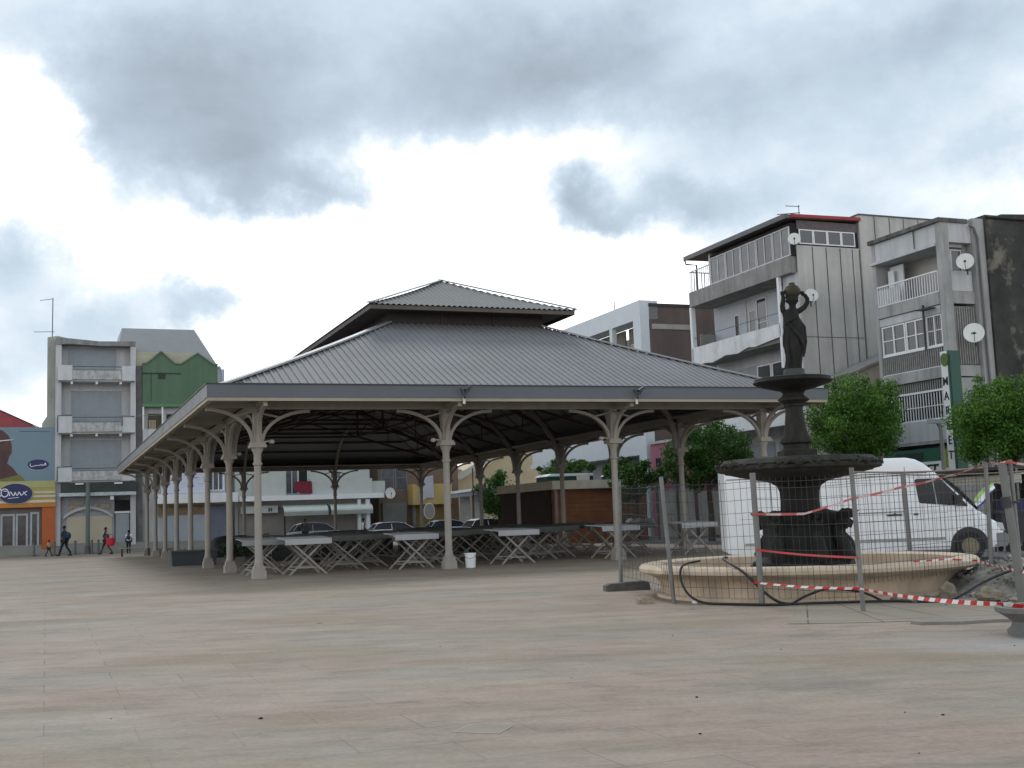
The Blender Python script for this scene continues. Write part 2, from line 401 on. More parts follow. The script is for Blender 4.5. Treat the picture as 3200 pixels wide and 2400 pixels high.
def corr(mb, P0, du, dd, L, D, ins, z0, z1, pitch, prof):
    # one hipped slope: P0 eave start (u,t), du along the eave, dd up the slope; profile heights along the eave
    s = 0.0; pts = []
    while s < L:
        for fr, h in prof:
            x = s+fr*pitch
            if x <= L: pts.append((x, h))
        s += pitch
    pts.append((L, 0))
    n = len(pts); vs = []; fs = []
    sl = (z1-z0)/D
    steps = 5
    for (x, h) in pts:
        dm = max(0.0, min(ins, x, L-x))
        for q in range(steps+1):
            d = dm*q/steps
            sag = -0.10*math.sin(math.pi*min(1, d/D))*0.6
            vs.append((P0[0]+du[0]*x+dd[0]*d, P0[1]+du[1]*x+dd[1]*d, z0+sl*d+h+sag))
    for i in range(n-1):
        for q in range(steps):
            a = i*(steps+1)+q
            fs.append((a, a+steps+1, a+steps+2, a+1))
    mb.add(vs, fs)
trap = [(0,0),(.64,0),(.71,.034),(.93,.034)]
wave = [(i/8, .022*math.sin(2*math.pi*i/8)) for i in range(8)]
g0 = .45                                     # roof edge sits behind the gutter
INS = 6.73-g0; Z0, Z1 = 5.03, 7.89
Lu, Lt = (e1u-e0u)-2*g0, (e1t-e0t)-2*g0
q0u, q1u, q0t, q1t = e0u+g0, e1u-g0, e0t+g0, e1t-g0
f = ub(hall)
corr(f, (q0u,q0t), (1,0), (0,1), Lu, INS, INS, Z0, Z1, .215, trap)
corr(f, (q1u,q0t), (0,1), (-1,0), Lt, INS, INS, Z0, Z1, .215, trap)
corr(f, (q1u,q1t), (-1,0), (0,-1), Lu, INS, INS, Z0, Z1, .215, trap)
corr(f, (q0u,q1t), (0,-1), (1,0), Lt, INS, INS, Z0, Z1, .215, trap)
f.build('lower_roof', roof_metal, hall)
i0u, i1u, i0t, i1t = q0u+INS, q1u-INS, q0t+INS, q1t-INS
for (pu,pt,iu,it) in ((q0u,q0t,i0u,i0t),(q1u,q0t,i1u,i0t),(q1u,q1t,i1u,i1t),(q0u,q1t,i0u,i1t)):
    f = ub(hall); P_ = [(pu+(iu-pu)*q/8, pt+(it-pt)*q/8, Z0+(Z1-Z0)*q/8-.06*math.sin(PI*q/8)+.06) for q in range(9)]
    for a, b_ in zip(P_, P_[1:]): f.bar(a, b_, .24, .05)
    f.build('hip_cap', ridge_metal, hall)
f = ub(hall)    # lantern wall
ZL = 8.36
f.box(i0u,i1u,i0t,i0t+.1,Z1-.12,ZL); f.box(i0u,i1u,i1t-.1,i1t,Z1-.12,ZL)
f.box(i0u,i0u+.1,i0t+.102,i1t-.102,Z1-.12,ZL); f.box(i1u-.1,i1u,i0t+.102,i1t-.102,Z1-.12,ZL)
lw = f.build('lantern_wall', lant_wall, hall)
f = ub(hall)
for x in (i0u+1.85, i0u+3.7): f.box(x-.02,x+.02,i0t-.03,i0t-.001,Z1,ZL)
for y in range(1, 14): f.box(i0u-.03,i0u-.001,i0t+y*1.85-.02,i0t+y*1.85+.02,Z1,ZL)
f.build('batten', truss_m, lw)
OL = .89
l0u,l1u,l0t,l1t = i0u-OL, i1u+OL, i0t-OL, i1t+OL
ZA = 10.0; INL = (l1u-l0u)/2
f = ub(hall)
corr(f, (l0u,l0t), (1,0), (0,1), l1u-l0u, INL, INL, ZL+.02, ZA, .19, wave)
corr(f, (l1u,l0t), (0,1), (-1,0), l1t-l0t, INL, INL, ZL+.02, ZA, .19, wave)
corr(f, (l1u,l1t), (-1,0), (0,-1), l1u-l0u, INL, INL, ZL+.02, ZA, .19, wave)
corr(f, (l0u,l1t), (0,-1), (1,0), l1t-l0t, INL, INL, ZL+.02, ZA, .19, wave)
f.build('lantern_roof', roof_sheet_up, hall)
f = ub(hall); mu = (l0u+l1u)/2
for (pu,pt,it) in ((l0u,l0t,l0t+INL),(l1u,l0t,l0t+INL),(l1u,l1t,l1t-INL),(l0u,l1t,l1t-INL)):
    f.bar((pu,pt,ZL+.06),(mu,it,ZA+.03),.2,.04)
f.bar((mu,l0t+INL-.02,ZA+.03),(mu,l1t-INL+.02,ZA+.03),.2,.05)
f.build('ridge_cap', ridge_metal, hall)
f = ub(hall); h_ = .14
f.box(l0u+.04,l1u-.04,l0t+.04,l0t+.09,ZL-h_,ZL-.01); f.box(l0u+.04,l1u-.04,l1t-.09,l1t-.04,ZL-h_,ZL-.01)
f.box(l0u+.04,l0u+.09,l0t+.092,l1t-.092,ZL-h_,ZL-.01); f.box(l1u-.09,l1u-.04,l0t+.092,l1t-.092,ZL-h_,ZL-.01)
f.build('lantern_fascia', mat('brown bargeboard', (.10,.085,.075), .75, var=.2), hall)
f = ub(hall)
f.box(l0u+.1,l1u-.1,l0t+.1,i0t-.004,ZL-.04,ZL-.02); f.box(l0u+.1,l1u-.1,i1t+.004,l1t-.1,ZL-.04,ZL-.02)
f.box(l0u+.1,i0u-.004,i0t,i1t,ZL-.04,ZL-.02); f.box(i1u+.004,l1u-.1,i0t,i1t,ZL-.04,ZL-.02)
f.build('lantern_soffit', mat('brown soffit', (.085,.07,.062), .85, var=.2), hall)
# lining added under the sheets to lighten the dark interior
for (a0,b0,a1,b1) in ((q0u,q0t,i0u,i0t),):
    dz = -.10
    E4 = [(q0u+.1,q0t+.1,Z0+dz),(q1u-.1,q0t+.1,Z0+dz),(q1u-.1,q1t-.1,Z0+dz),(q0u+.1,q1t-.1,Z0+dz)]
    I4 = [(i0u,i0t,Z1+dz-.1),(i1u,i0t,Z1+dz-.1),(i1u,i1t,Z1+dz-.1),(i0u,i1t,Z1+dz-.1)]
    f = ub(hall); f.add(E4+I4, [(k_,(k_+1)%4,4+(k_+1)%4,4+k_) for k_ in range(4)])
    f.build('added_lining', mat('added lining slate', (.21,.235,.245), .8, var=.08, scale=.5), hall)
# purlins under the slopes
f = ub(hall)
sl = (Z1-Z0)/INS
for d in (.7, 1.7, 2.7, 3.7, 4.7, 5.7):
    z = Z0+sl*d-.22
    f.box(q0u+d-.04,q0u+d+.04,q0t+d,q1t-d,z-.06,z+.06); f.box(q1u-d-.04,q1u-d+.04,q0t+d,q1t-d,z-.06,z+.06)
    f.box(q0u+d+.05,q1u-d-.05,q0t+d-.04,q0t+d+.04,z-.06,z+.06); f.box(q0u+d+.05,q1u-d-.05,q1t-d-.04,q1t-d+.04,z-.06,z+.06)
f.build('purlin', purlin_m, hall)
# roof trusses across the hall on each column line, ties and crossed bracing
for k_ in range(1, 7):
    t = k_*S2; f = ub(hall)
    for s_ in (0, 1):
        a = (0.1 if s_ == 0 else LU-.1); c = (i0u if s_ == 0 else i1u)
        f.bar((a,t,4.9),(c,t,7.62),.1,.16); f.bar((a,t,4.6),(c,t,6.1),.08,.1)
        x = lambda q: a+(c-a)*q
        for q in (.33,.66): f.bar((x(q),t,4.6+1.5*q),(x(q),t,4.95+2.6*q),.04,.04)
        f.bar((x(.33),t,4.6+1.5*.33),(x(.66),t,4.95+2.6*.66),.04,.04)
    f.bar((i0u,t,6.1),(i1u,t,6.1),.08,.1); f.bar((i0u,t,7.62),(i1u,t,7.62),.08,.14)
    f.bar((i0u,t,6.1),(i1u,t,7.62),.05,.06); f.bar((i0u,t,7.62),(i1u,t,6.1),.05,.06)
    f.bar((i0u,t,6.1),(i0u,t,7.62),.09,.09); f.bar((i1u,t,6.1),(i1u,t,7.62),.09,.09)
    f.build('truss', truss_m, hall)
for u_ in (i0u, i1u):
    f = ub(hall)
    f.bar((u_,i0t,6.1),(u_,i1t,6.1),.07,.09); f.bar((u_,i0t,7.5),(u_,i1t,7.5),.07,.09)
    for k_ in range(1, 6):
        f.bar((u_,k_*S2,6.1),(u_,(k_+1)*S2,7.5),.05,.05); f.bar((u_,k_*S2,7.5),(u_,(k_+1)*S2,6.1),.05,.05)
    f.build('lattice_beam', truss_m, hall)
for k_ in range(1, 6):
    for (a,b_) in ((.2,i0u),(i1u,LU-.2)):
        z_a, z_b = (4.95,7.4) if a < 1 else (7.4,4.95)
        f = ub(hall); f.bar((a,k_*S2,z_a),(b_,(k_+1)*S2,z_b),.04,.05); f.build('wind_brace', truss_m, hall)

# columns: base, shaft and capital in one casting, with curved brackets
def col_mb():
    m = MB()
    m.box(-.175,.175,-.175,.175,0,.22)
    m.ext([(-.15,.22),(.15,.22),(.135,.33),(-.135,.33)],'y',-.14,.14)
    m.lathe([(.13,.33),(.135,.36),(.118,.385),(.122,.41),(.112,.43),(.102,.5),(.098,1.8),(.092,3.0),(.125,3.02),(.128,3.07),(.10,3.10),(.10,3.30),(.125,3.36),(.16,3.44),(.17,3.48)],20)
    m.box(-.215,.215,-.215,.215,3.48,3.56); m.box(-.19,.19,-.19,.19,3.56,3.62)
    m.box(-.11,.11,-.13,.13,3.62,4.515)       # post carried up to the eave beam
    return m
C0 = col_mb().build('column', mkt_paint, None, smooth=35)
def qarc(l, z0, z1, n=12, e=.13):
    return [(e+l*(1-math.cos(math.pi/2*i/n)), 0, z0+(z1-z0)*math.sin(math.pi/2*i/n)) for i in range(n+1)]
def bracket_mb(l, z1, strut=True):
    m = MB(); p = qarc(l, 3.62, z1)
    m.strip(p, .1, .085, up=(0,1,0))
    if strut:
        q = p[7]; m.bar((.11,0,z1-.06),q,.05,.05)
    return m
BR = {'out': bracket_mb(1.22, 4.52).build('bracket', mkt_paint, None), 'side': bracket_mb(1.3, 4.47).build('bracket', mkt_paint, None)}
mi = MB(); mi.strip(qarc(4.3, 3.62, 6.75, 18), .12, .18, up=(0,1,0)); mi.bar((.12,0,4.55),qarc(4.3,3.62,6.75,18)[9],.06,.07)
BR['in'] = mi.build('brace', mat('brace paint', (.30,.285,.26), .7, var=.15), None)
protos = [C0]+list(BR.values())
def put(o, parent, loc, rz, name=None):
    c = o.copy(); COL.objects.link(c); c.parent = parent; c.location = loc; c.rotation_euler = (0,0,rz)
    return c
spots = [(i*S1, 0) for i in range(4)]+[(i*S1, LT) for i in range(4)]+[(0, k_*S2) for k_ in range(1,7)]+[(LU, k_*S2) for k_ in range(1,7)]
for (u, t) in spots:
    c = put(C0, hall, (u, t, 0), 0)
    dirs = {'E':0, 'N':PI/2, 'W':PI, 'S':-PI/2}
    kinds = {}
    kinds['E'] = 'out' if u > LU-.1 else ('in' if u < .1 and .1 < t < LT-.1 else 'side')
    kinds['W'] = 'out' if u < .1 else ('in' if u > LU-.1 and .1 < t < LT-.1 else 'side')
    kinds['S'] = 'out' if t < .1 else ('in' if t > LT-.1 and .1 < u < LU-.1 else 'side')
    kinds['N'] = 'out' if t > LT-.1 else ('in' if t < .1 and .1 < u < LU-.1 else 'side')
    for d, kd in kinds.items(): put(BR[kd], c, (0,0,0), dirs[d])
for o in protos: bpy.data.objects.remove(o)
# floodlights on the front fascia and small lamps on the capitals
flood_m = mat('floodlight body', (.03,.032,.04), .5, var=.2); lens_m = mat('lamp lens', (.6,.6,.58), .2, var=.05)
for u in (S1, 2*S1):
    m = ub(hall); y = e0t
    m.bar((u+.06,y-.02,HB-.02),(u+.06,y-.14,HB+.02),.04,.04); m.bar((u+.06,y-.13,HB-.02),(u+.06,y-.13,HB+.22),.03,.03)
    m.bar((u+.0,y-.15,HB+.08),(u-.1,y-.17,HB+.26),.03,.03); m.bar((u+.1,y-.15,HB+.1),(u+.2,y-.17,HB+.26),.03,.03)
    m.ext([(u+.06,HB+.17),(u+.24,HB+.27),(u+.2,HB+.33),(u+.02,HB+.23)],'y',y-.27,y-.11)
    fl = m.build('floodlight', flood_m, hall)
    m = ub(hall); m.box(u+.02,u+.09,e0t-.06,e0t-.022,HB-.17,HB+.0); m.build('junction_box', mat('pale plastic', (.6,.57,.5), .5, var=.05), fl)
for (u, t, dx, dy) in ((0,0,.3,-.05),(0,S2,.25,.0),(2*S1,0,-.32,-.02),(S1,0,-.3,-.02),(LU,S2,.25,-.1)):
    m = ub(hall); m.bar((u,t,3.6),(u+dx,t+dy,3.66),.03,.03); m.ball((u+dx*1.25,t+dy,3.64),.085,10,6,.75)
    m.build('lamp', mat('lamp shade', (.36,.34,.30), .5, var=.1), hall, smooth=50)

# ------------------------------------------------------------------ trestle tables
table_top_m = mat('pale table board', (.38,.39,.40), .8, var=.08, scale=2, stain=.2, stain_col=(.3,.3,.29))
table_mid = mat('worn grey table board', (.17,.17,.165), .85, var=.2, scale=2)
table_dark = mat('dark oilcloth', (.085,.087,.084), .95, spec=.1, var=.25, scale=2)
table_leg = mat('trestle leg wood', (.27,.25,.225), .7, var=.15, scale=5)
table_leg_d = mat('dark trestle wood', (.20,.18,.155), .75, var=.2, scale=5)
def make_table(label, topm, legm, w=1.3, l=1.25, z0=.97, z1=1.02, apron=.03):
    o = thing('trestle_table', label, 'table', (0,0,0), YAW, 'folding trestle tables in the market hall')
    m = MB()
    m.ext([(0,z0),(l,z1),(l,z1+.025),(0,z0+.025)],'x',-w/2,w/2)
    m.ext([(-.02,z0-.10-apron),(.0,z0-.10-apron),(.0,z0+.026),(-.02,z0+.026)],'x',-w/2,w/2)
    m.build('tabletop', topm, o)
    for y in (.12, l-.15):
        zt = z0+(z1-z0)*y/l-.01
        for s_ in (-1, 1):
            m = MB(); yy = y+(.03 if s_ > 0 else -.03)
            m.bar((-s_*w*.40,yy,0),(s_*w*.40,yy,zt),.045,.05); m.build('leg', legm, o)
    m = MB()
    for y in (.12, l-.15): m.bar((-w*.25,y,.2),(w*.25,y,.2),.03,.04)
    for x in (-w*.30, w*.30): m.bar((x,.12,.15),(x,l-.15,.15),.03,.03)
    m.build('stretcher', legm, o)
    return o
TT = [ # u, t, dark, label
 (1.5, .75, 0, 'pale topped trestle table at the front left beside the corner column'),
 (4.65, .8, 0, 'pale topped trestle table just left of the second front column'),
 (7.75, .65, 0, 'pale topped trestle table with bright legs right of the white bucket'),
 (11.3, 1.0, 0, 'pale topped trestle table behind the third front column'),
 (14.05, .9, 0, 'pale topped trestle table at the right end of the front row'),
 (0.55, 2.2, 2, 'grey topped trestle table half hidden behind the corner column'),
]
for (u,t,dk,lab) in TT:
    o = make_table(lab, table_top_m if dk == 0 else mat('grey table board', (.25,.26,.26), .6, var=.1), table_leg)
    o.location = W(u, t)
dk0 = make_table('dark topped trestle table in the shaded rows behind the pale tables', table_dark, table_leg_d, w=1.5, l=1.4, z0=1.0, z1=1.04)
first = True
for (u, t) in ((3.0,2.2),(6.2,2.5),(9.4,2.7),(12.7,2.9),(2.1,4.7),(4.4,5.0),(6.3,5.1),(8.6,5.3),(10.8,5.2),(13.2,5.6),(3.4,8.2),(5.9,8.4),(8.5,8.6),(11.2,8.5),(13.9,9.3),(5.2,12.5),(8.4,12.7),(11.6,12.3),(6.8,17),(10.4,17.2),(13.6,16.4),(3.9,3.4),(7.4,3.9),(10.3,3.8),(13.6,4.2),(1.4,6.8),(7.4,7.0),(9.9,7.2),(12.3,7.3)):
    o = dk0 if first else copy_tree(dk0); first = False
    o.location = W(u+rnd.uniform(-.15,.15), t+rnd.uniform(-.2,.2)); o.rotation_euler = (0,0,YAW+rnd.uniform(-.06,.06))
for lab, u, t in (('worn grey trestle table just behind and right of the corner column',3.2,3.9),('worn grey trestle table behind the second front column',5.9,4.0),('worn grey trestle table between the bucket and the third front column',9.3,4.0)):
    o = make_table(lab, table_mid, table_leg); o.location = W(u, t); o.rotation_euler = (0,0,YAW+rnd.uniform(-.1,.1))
# covered bundles stored in the shade between the tables
bun_m = mat('dark tarpaulin', (.028,.03,.031), .85, var=.4, scale=2.5)
bun0 = None
for i, (u, t) in enumerate(((4.3,11.0),(9.9,11.2),(3.4,15.2),(6.6,14.6),(9.2,15.0),(12.2,14.6),(4.8,20),(8.2,20.5),(11.8,20.2),(3.0,25),(6.5,25.6),(10,25.2),(13.4,24.2))):
    if bun0 is None:
        bun0 = thing('covered_bundle', 'dark tarpaulin covered bundle of market gear stored in the shade between the tables', 'bundle', (0,0,0), YAW, 'covered bundles stored under the market roof')
        m = MB(); n_ = 28; vs = []; fs = []
        for k_, (r, z) in enumerate(((1.0,0),(1.02,.2),(.98,.5),(.92,.72),(.75,.84),(.4,.9),(.02,.88))):
            for j in range(n_):
                a = 2*PI*j/n_; cx_ = math.copysign(abs(math.cos(a))**.45, math.cos(a)); sy_ = math.copysign(abs(math.sin(a))**.45, math.sin(a))
                w_ = 1+.05*math.sin(5*a+k_)+.04*math.sin(9*a-2*k_)
                vs.append((.95*r*cx_*w_, .5*r*sy_*w_, z+.03*math.sin(3*a+k_)*(k_ > 0)))
        for k_ in range(6):
            for j in range(n_): fs.append((k_*n_+j,k_*n_+(j+1)%n_,(k_+1)*n_+(j+1)%n_,(k_+1)*n_+j))
        m.add(vs, fs); m.build('tarpaulin', bun_m, bun0, smooth=60)
        m = MB(); m.tube([(-.3,-.53,.02),(-.3,-.52,.6),(-.25,-.3,.86),(-.25,.3,.86),(-.3,.52,.6),(-.3,.53,.02)],.012,6); m.build('rope', mat('pale rope', (.3,.28,.22), .9), bun0)
        o = bun0
    else: o = copy_tree(bun0)
    o.location = W(u, t); o.rotation_euler = (0,0,YAW+rnd.uniform(-.5,.5)); s_ = rnd.uniform(.85,1.1); o.scale = (s_*rnd.uniform(.9,1.2), s_, s_)
# white bucket, dark box, plants and clutter under the left side
def lathe_thing(name, label, cat, loc, prof, m, part, n=24, smooth=40):
    o = thing(name, label, cat, loc); b_ = MB(); b_.lathe(prof, n); b_.build(part, m, o, smooth=smooth); return o
bk = lathe_thing('bucket', 'white plastic bucket standing beside the second front column', 'bucket', W(5.95,-.05), [(.135,0),(.14,.01),(.16,.38),(.17,.385),(.17,.41),(.15,.41),(.13,.03)], white_clean, 'body')
b_ = MB(); b_.tube([(-.165,0,.37),(-.14,-.1,.30),(0,-.19,.26),(.14,-.1,.30),(.165,0,.37)],.006,6); b_.build('handle', dark_steel, bk)
bx_ = thing_ut('storage_bin', 'dark slate storage box standing between the left side columns', 'storage box', .0, 14.6)
m = ub(bx_); m.ext([(-.85,0),(.75,0),(.80,.52),(-.88,.52)],'y',14.2,15.1); m.build('body', mat('slate plastic', (.045,.052,.056), .6, var=.15), bx_)
m = ub(bx_); m.box(-.92,.85,14.12,15.18,.521,.57); m.build('lid', mat('slate lid', (.06,.066,.07), .55, var=.15), bx_)
# ================================================================== fountain
bronze = mat('dark weathered cast iron', (0.016, 0.0157, 0.0145), 0.75, metal=.1, var=.35, scale=3, stain=.5, stain_col=(.036,.038,.031), spec=.25, streak=(5,5,1.2), bump=.2, bscale=18)
iron_pale = mat('lichened cast iron', (0.026, 0.025, 0.021), 0.85, metal=.05, var=.4, scale=4, stain=.6, stain_col=(.065,.063,.05), spec=.25, streak=(6,6,2), bump=.5, bscale=22)
basin_m = mat('pinkish basin stone', (0.54, 0.435, 0.325), 0.75, var=.14, scale=1.8, stain=.6, stain_col=(.28,.225,.165), streak=(3,3,.5), bump=.12)
fnt = thing('fountain', 'dark cast iron fountain with two bowls and a statue in a round pink stone basin', 'fountain', (4.72, 19.6, 0))
m = MB(); m.lathe([(2.44,0),(2.44,.05),(2.36,.075),(2.37,.20),(2.43,.29),(2.55,.355),(2.66,.385),(2.71,.42),(2.715,.47),(2.68,.515),(2.6,.53),(2.42,.53),(2.37,.50),(2.36,.14),(.9,.10),(.02,.10)], 96)
m.build('basin', basin_m, fnt, smooth=40)
m = MB()
m.box(-.80,.80,-.80,.80,.10,.34); m.box(-.74,.74,-.74,.74,.34,.42)
m.lathe([(.86,.42),(.84,.50),(.72,.58),(.66,.75),(.62,1.05),(.68,1.16),(.70,1.24),(.60,1.30),(.42,1.33)], 8)
m.build('pedestal', bronze, fnt, smooth=30)
def scroll(a):
    m = MB(); pts = []; rs = []
    prof = [(.52,.46,.13),(.70,.50,.15),(.80,.62,.14),(.74,.78,.12),(.64,.92,.10),(.66,1.06,.10),(.76,1.16,.085),(.83,1.10,.06),(.80,1.02,.04)]
    for r, z, q in prof: pts.append((r*math.cos(a), r*math.sin(a), z)); rs.append(q)
    m.tube(pts, rs, 8)
    # tail fin
    c, s = math.cos(a), math.sin(a)
    m.ext([(.55,1.20),(.78,1.34),(.98,1.30),(.86,1.18),(.70,1.16)], 'y', -.03, .03)
    k = len(m.v)
    for i in range(k-10, k):
        x, y, z = m.v[i]; m.v[i] = (x*c-y*s, x*s+y*c, z)
    return m
for a in (PI/4, 3*PI/4, -3*PI/4, -PI/4, -PI/2+.1, .05): scroll(a).build('dolphin_scroll', bronze, fnt, smooth=60)
m = MB(); m.lathe([(.34,1.30),(.325,1.36),(.32,1.50),(.325,1.64),(.36,1.73),(.45,1.79),(.60,1.835),(.74,1.86)], 32); m.build('stem', bronze, fnt, smooth=40)
m = MB(); m.lathe([(.70,1.855),(.95,1.90),(1.12,1.945),(1.20,1.955),(1.215,1.975),(1.30,1.99),(1.345,2.01),(1.35,2.05),(1.30,2.075),(1.315,2.10),(1.27,2.14),(1.215,2.185),(1.17,2.19),(1.12,2.15),(.9,2.07),(.3,2.05)], 72)
bowl = m.build('lower_bowl', iron_pale, fnt, smooth=40)
m = MB()
for (a0, a1, nn) in ((PI*.93, PI*1.16, 170), (-.25, .12, 70), (PI*1.3, PI*1.75, 30)):
    for q in range(nn):
        a = rnd.uniform(a0, a1); r = rnd.uniform(1.20, 1.38); c = Vector((r*math.cos(a), r*math.sin(a), rnd.uniform(2.04,2.17)))
        d = Vector((rnd.gauss(0,.035), rnd.gauss(0,.035), rnd.uniform(-.05,.06))); s = Vector((-d.y,d.x,.01)).normalized()*.016
        m.add([c-s,c+s,c+d*1.3], [(0,1,2)])
m.build('weeds', mat('dark moss', (.035,.042,.018), .9, var=.5, scale=9), fnt)
m = MB(); nb = 28
for i in range(nb):
    a = 2*PI*i/nb; r = 1.335; big = i % 4 == 0
    m = MB(); m.ball((r*math.cos(a), r*math.sin(a), 2.075), .075 if big else .045, 8, 6, .8)
    if big:
        for s_ in (-1, 1):
            m.tube([(r*math.cos(a+s_*.04),r*math.sin(a+s_*.04),2.09),(1.36*math.cos(a+s_*.10),1.36*math.sin(a+s_*.10),2.11),(1.34*math.cos(a+s_*.17),1.34*math.sin(a+s_*.17),2.05)],[.045,.04,.015],6)
    m.build('ornament', iron_pale, bowl, smooth=60)
m = MB(); m.cur = 0
m.box(-.27,.27,-.27,.27,2.05,2.32); m.lathe([(.27,2.32),(.22,2.355),(.215,2.42),(.262,2.45),(.265,2.475),(.222,2.56),(.19,2.65),(.172,2.75),(.155,2.9),(.142,3.02),(.15,3.05)], 28, wob=lambda a,z: 1+.02*math.cos(8*a))
m.lathe([(.15,3.05),(.17,3.07),(.16,3.1),(.20,3.13),(.255,3.165),(.25,3.19),(.19,3.23),(.165,3.27),(.19,3.31)], 24, wob=lambda a,z: 1+.05*math.cos(8*a))
m.build('bell_stem', iron_pale, fnt, smooth=40)
m = MB(); m.lathe([(.17,3.28),(.21,3.325),(.33,3.355),(.50,3.40),(.62,3.445),(.655,3.465),(.655,3.485),(.635,3.50),(.63,3.53),(.60,3.54),(.55,3.50),(.1,3.48)], 48); m.build('upper_bowl', bronze, fnt, smooth=40)
m = MB(); m.lathe([(.185,3.48),(.185,3.60),(.17,3.69),(.02,3.692)], 28, c=(.04,0)); m.build('plinth', mat('green grey bronze', (.055,.06,.056), .65, metal=.2, var=.2), fnt, smooth=40)
# statue: draped figure holding a vessel on its head with raised arms
m = MB()
secs = [(3.69,.035,.135,.12),(3.74,.035,.128,.115),(3.85,.045,.128,.115),(3.98,.055,.148,.125),(4.10,.06,.170,.14),(4.25,.07,.172,.145),(4.42,.078,.166,.14),(4.50,.07,.155,.125),(4.57,.05,.136,.11),(4.63,.04,.138,.105),(4.68,.04,.135,.095),(4.71,.06,.095,.08),(4.735,.08,.062,.06),(4.78,.082,.055,.056),(4.81,.088,.07,.075),(4.86,.09,.092,.1),(4.91,.09,.096,.1),(4.95,.09,.07,.08)]
n = 36; vs = []; fs = []
for i, (z, cx, rx, ry) in enumerate(secs):
    for j in range(n):
        a = 2*PI*j/n
        fold = 0 if z > 4.6 else (.085*math.sin(7*a+z*7)+.06*math.sin(11*a-z*11)+.03*math.sin(17*a+z*23))*min(1,(4.65-z)*2.2)
        vs.append((cx+rx*(1+fold)*math.cos(a), ry*(1+fold)*math.sin(a), z))
for i in range(len(secs)-1):
    for j in range(n): fs.append((i*n+j, i*n+(j+1)%n, (i+1)*n+(j+1)%n, (i+1)*n+j))
fs += [tuple(range(n-1,-1,-1)), tuple((len(secs)-1)*n+j for j in range(n))]
m.add(vs, fs)
m.tube([(-.05,0,4.655),(-.085,-.01,4.70),(-.095,-.02,4.78),(-.075,-.02,4.86),(-.07,-.02,4.93),(-.085,-.03,4.985)],[.05,.048,.042,.038,.032,.03],10)
m.tube([(.13,0,4.655),(.20,-.01,4.69),(.28,-.02,4.745),(.335,-.02,4.82),(.335,-.02,4.89),(.30,-.02,4.945),(.255,-.02,4.97)],[.052,.048,.044,.04,.036,.032,.028],10)
for cx_, cz, dx in ((-.085,4.985,1),(.255,4.97,-1)):
    m.ball((cx_,-.03,cz+.01),.036,8,6,1.1)
    for q in range(4): m.tube([(cx_+dx*.01,-.05+q*.018,cz+.02),(cx_+dx*.045,-.05+q*.018,cz+.045),(cx_+dx*.07,-.05+q*.018,cz+.03)],[.009,.008,.006],5)
m.tube([(-.09,-.10,4.44),(-.03,-.125,4.49),(.05,-.12,4.53),(.14,-.10,4.57)],[.022,.026,.024,.02],8)
m.ball((.09,-.098,4.865),.016,8,6,1.4)     # nose
for q in range(16):
    a_ = rnd.uniform(.2,2.9); m.ball((.09+.085*math.cos(a_),.06*math.sin(a_)+.02,4.88+rnd.uniform(-.04,.06)),rnd.uniform(.025,.04),7,5)
m.tube([(-.07,-.09,4.50),(.02,-.145,4.36),(.13,-.15,4.22),(.20,-.12,4.05),(.19,-.11,3.88)],[.03,.034,.03,.026,.015],7)
m.tube([(.17,-.05,4.52),(.24,-.03,4.40),(.26,0,4.15),(.235,.02,3.95)],[.025,.04,.035,.02],7)
m.tube([(-.05,-.11,4.30),(-.07,-.12,4.05),(-.06,-.12,3.78)],[.02,.028,.02],7)
st = m.build('statue', bronze, fnt, smooth=60)
m = MB(); m.lathe([(.06,4.92),(.10,4.945),(.135,4.99),(.14,5.03),(.125,5.075),(.10,5.09),(.105,5.105),(.06,5.125),(.05,5.15),(.052,5.165),(.02,5.18)], 20, c=(.095,0), wob=lambda a,z: 1+.04*math.cos(6*a)); m.build('vessel', mat('mossy bronze', (.05,.043,.028), .75, metal=.1, var=.35, scale=8), fnt, smooth=50)

# ================================================================== van
van_m = mat('white van paint', (0.76, 0.77, 0.785), 0.32, var=.04, scale=.8, stain=.2, stain_col=(.42,.40,.36), streak=(.8,.8,1.4), stain_lo=.5, stain_hi=.8, spec=.5)
tyre = mat('tyre rubber', (.018,.018,.019), .85, var=.2); plastic = mat('black bumper plastic', (.03,.03,.032), .6, var=.15)
van_glass = mat('van glass', (.012,.013,.016), .12, var=.1, spec=.3)
van = thing('van', 'long white high roof delivery van parked behind the fountain fence', 'van', (4.97, 28.0, 0), R_(-5.5))
WV = 1.93
st_ = [ # x, zbottom, ztop, inset of top edge
 (0.00,.36,2.36,.12),(.03,.33,2.41,.11),(.10,.31,2.43,.10),(1.0,.29,2.445,.10),(3.6,.27,2.445,.10),(4.25,.27,2.44,.10),(4.46,.27,2.395,.11),(4.64,.27,2.30,.12),(4.84,.27,2.14,.15),(5.03,.27,1.955,.19),
 (5.40,.27,1.57,.16),(5.77,.27,1.185,.13),(5.95,.28,1.06,.13),(6.12,.29,.94,.14),(6.30,.30,.84,.18),(6.36,.30,.74,.2),(6.385,.32,.60,.22)]
vs = []; fs = []; rings = []
for (x, zb, zt, ins) in st_:
    fr = max(0, (x-6.0))*.35          # nose narrows
    rr = min(.15, (zt-zb)*.35)
    ring = [(x, fr+.03, zb), (x, fr, zb+.12*(zt-zb)), (x, fr, zt-rr-.06)]
    for q in range(5):
        a = PI/2*(q+1)/5; ring.append((x, fr+ins*(1-math.cos(a)), zt-rr+rr*math.sin(a)-.06*(1-math.sin(a))))
    ring += [(p[0], WV-p[1], p[2]) for p in reversed(ring)]
    rings.append(ring)
nr = len(rings[0])
for r_ in rings: vs += r_
for i in range(len(rings)-1):
    for j in range(nr): fs.append((i*nr+j, i*nr+(j+1) % nr, (i+1)*nr+(j+1) % nr, (i+1)*nr+j))
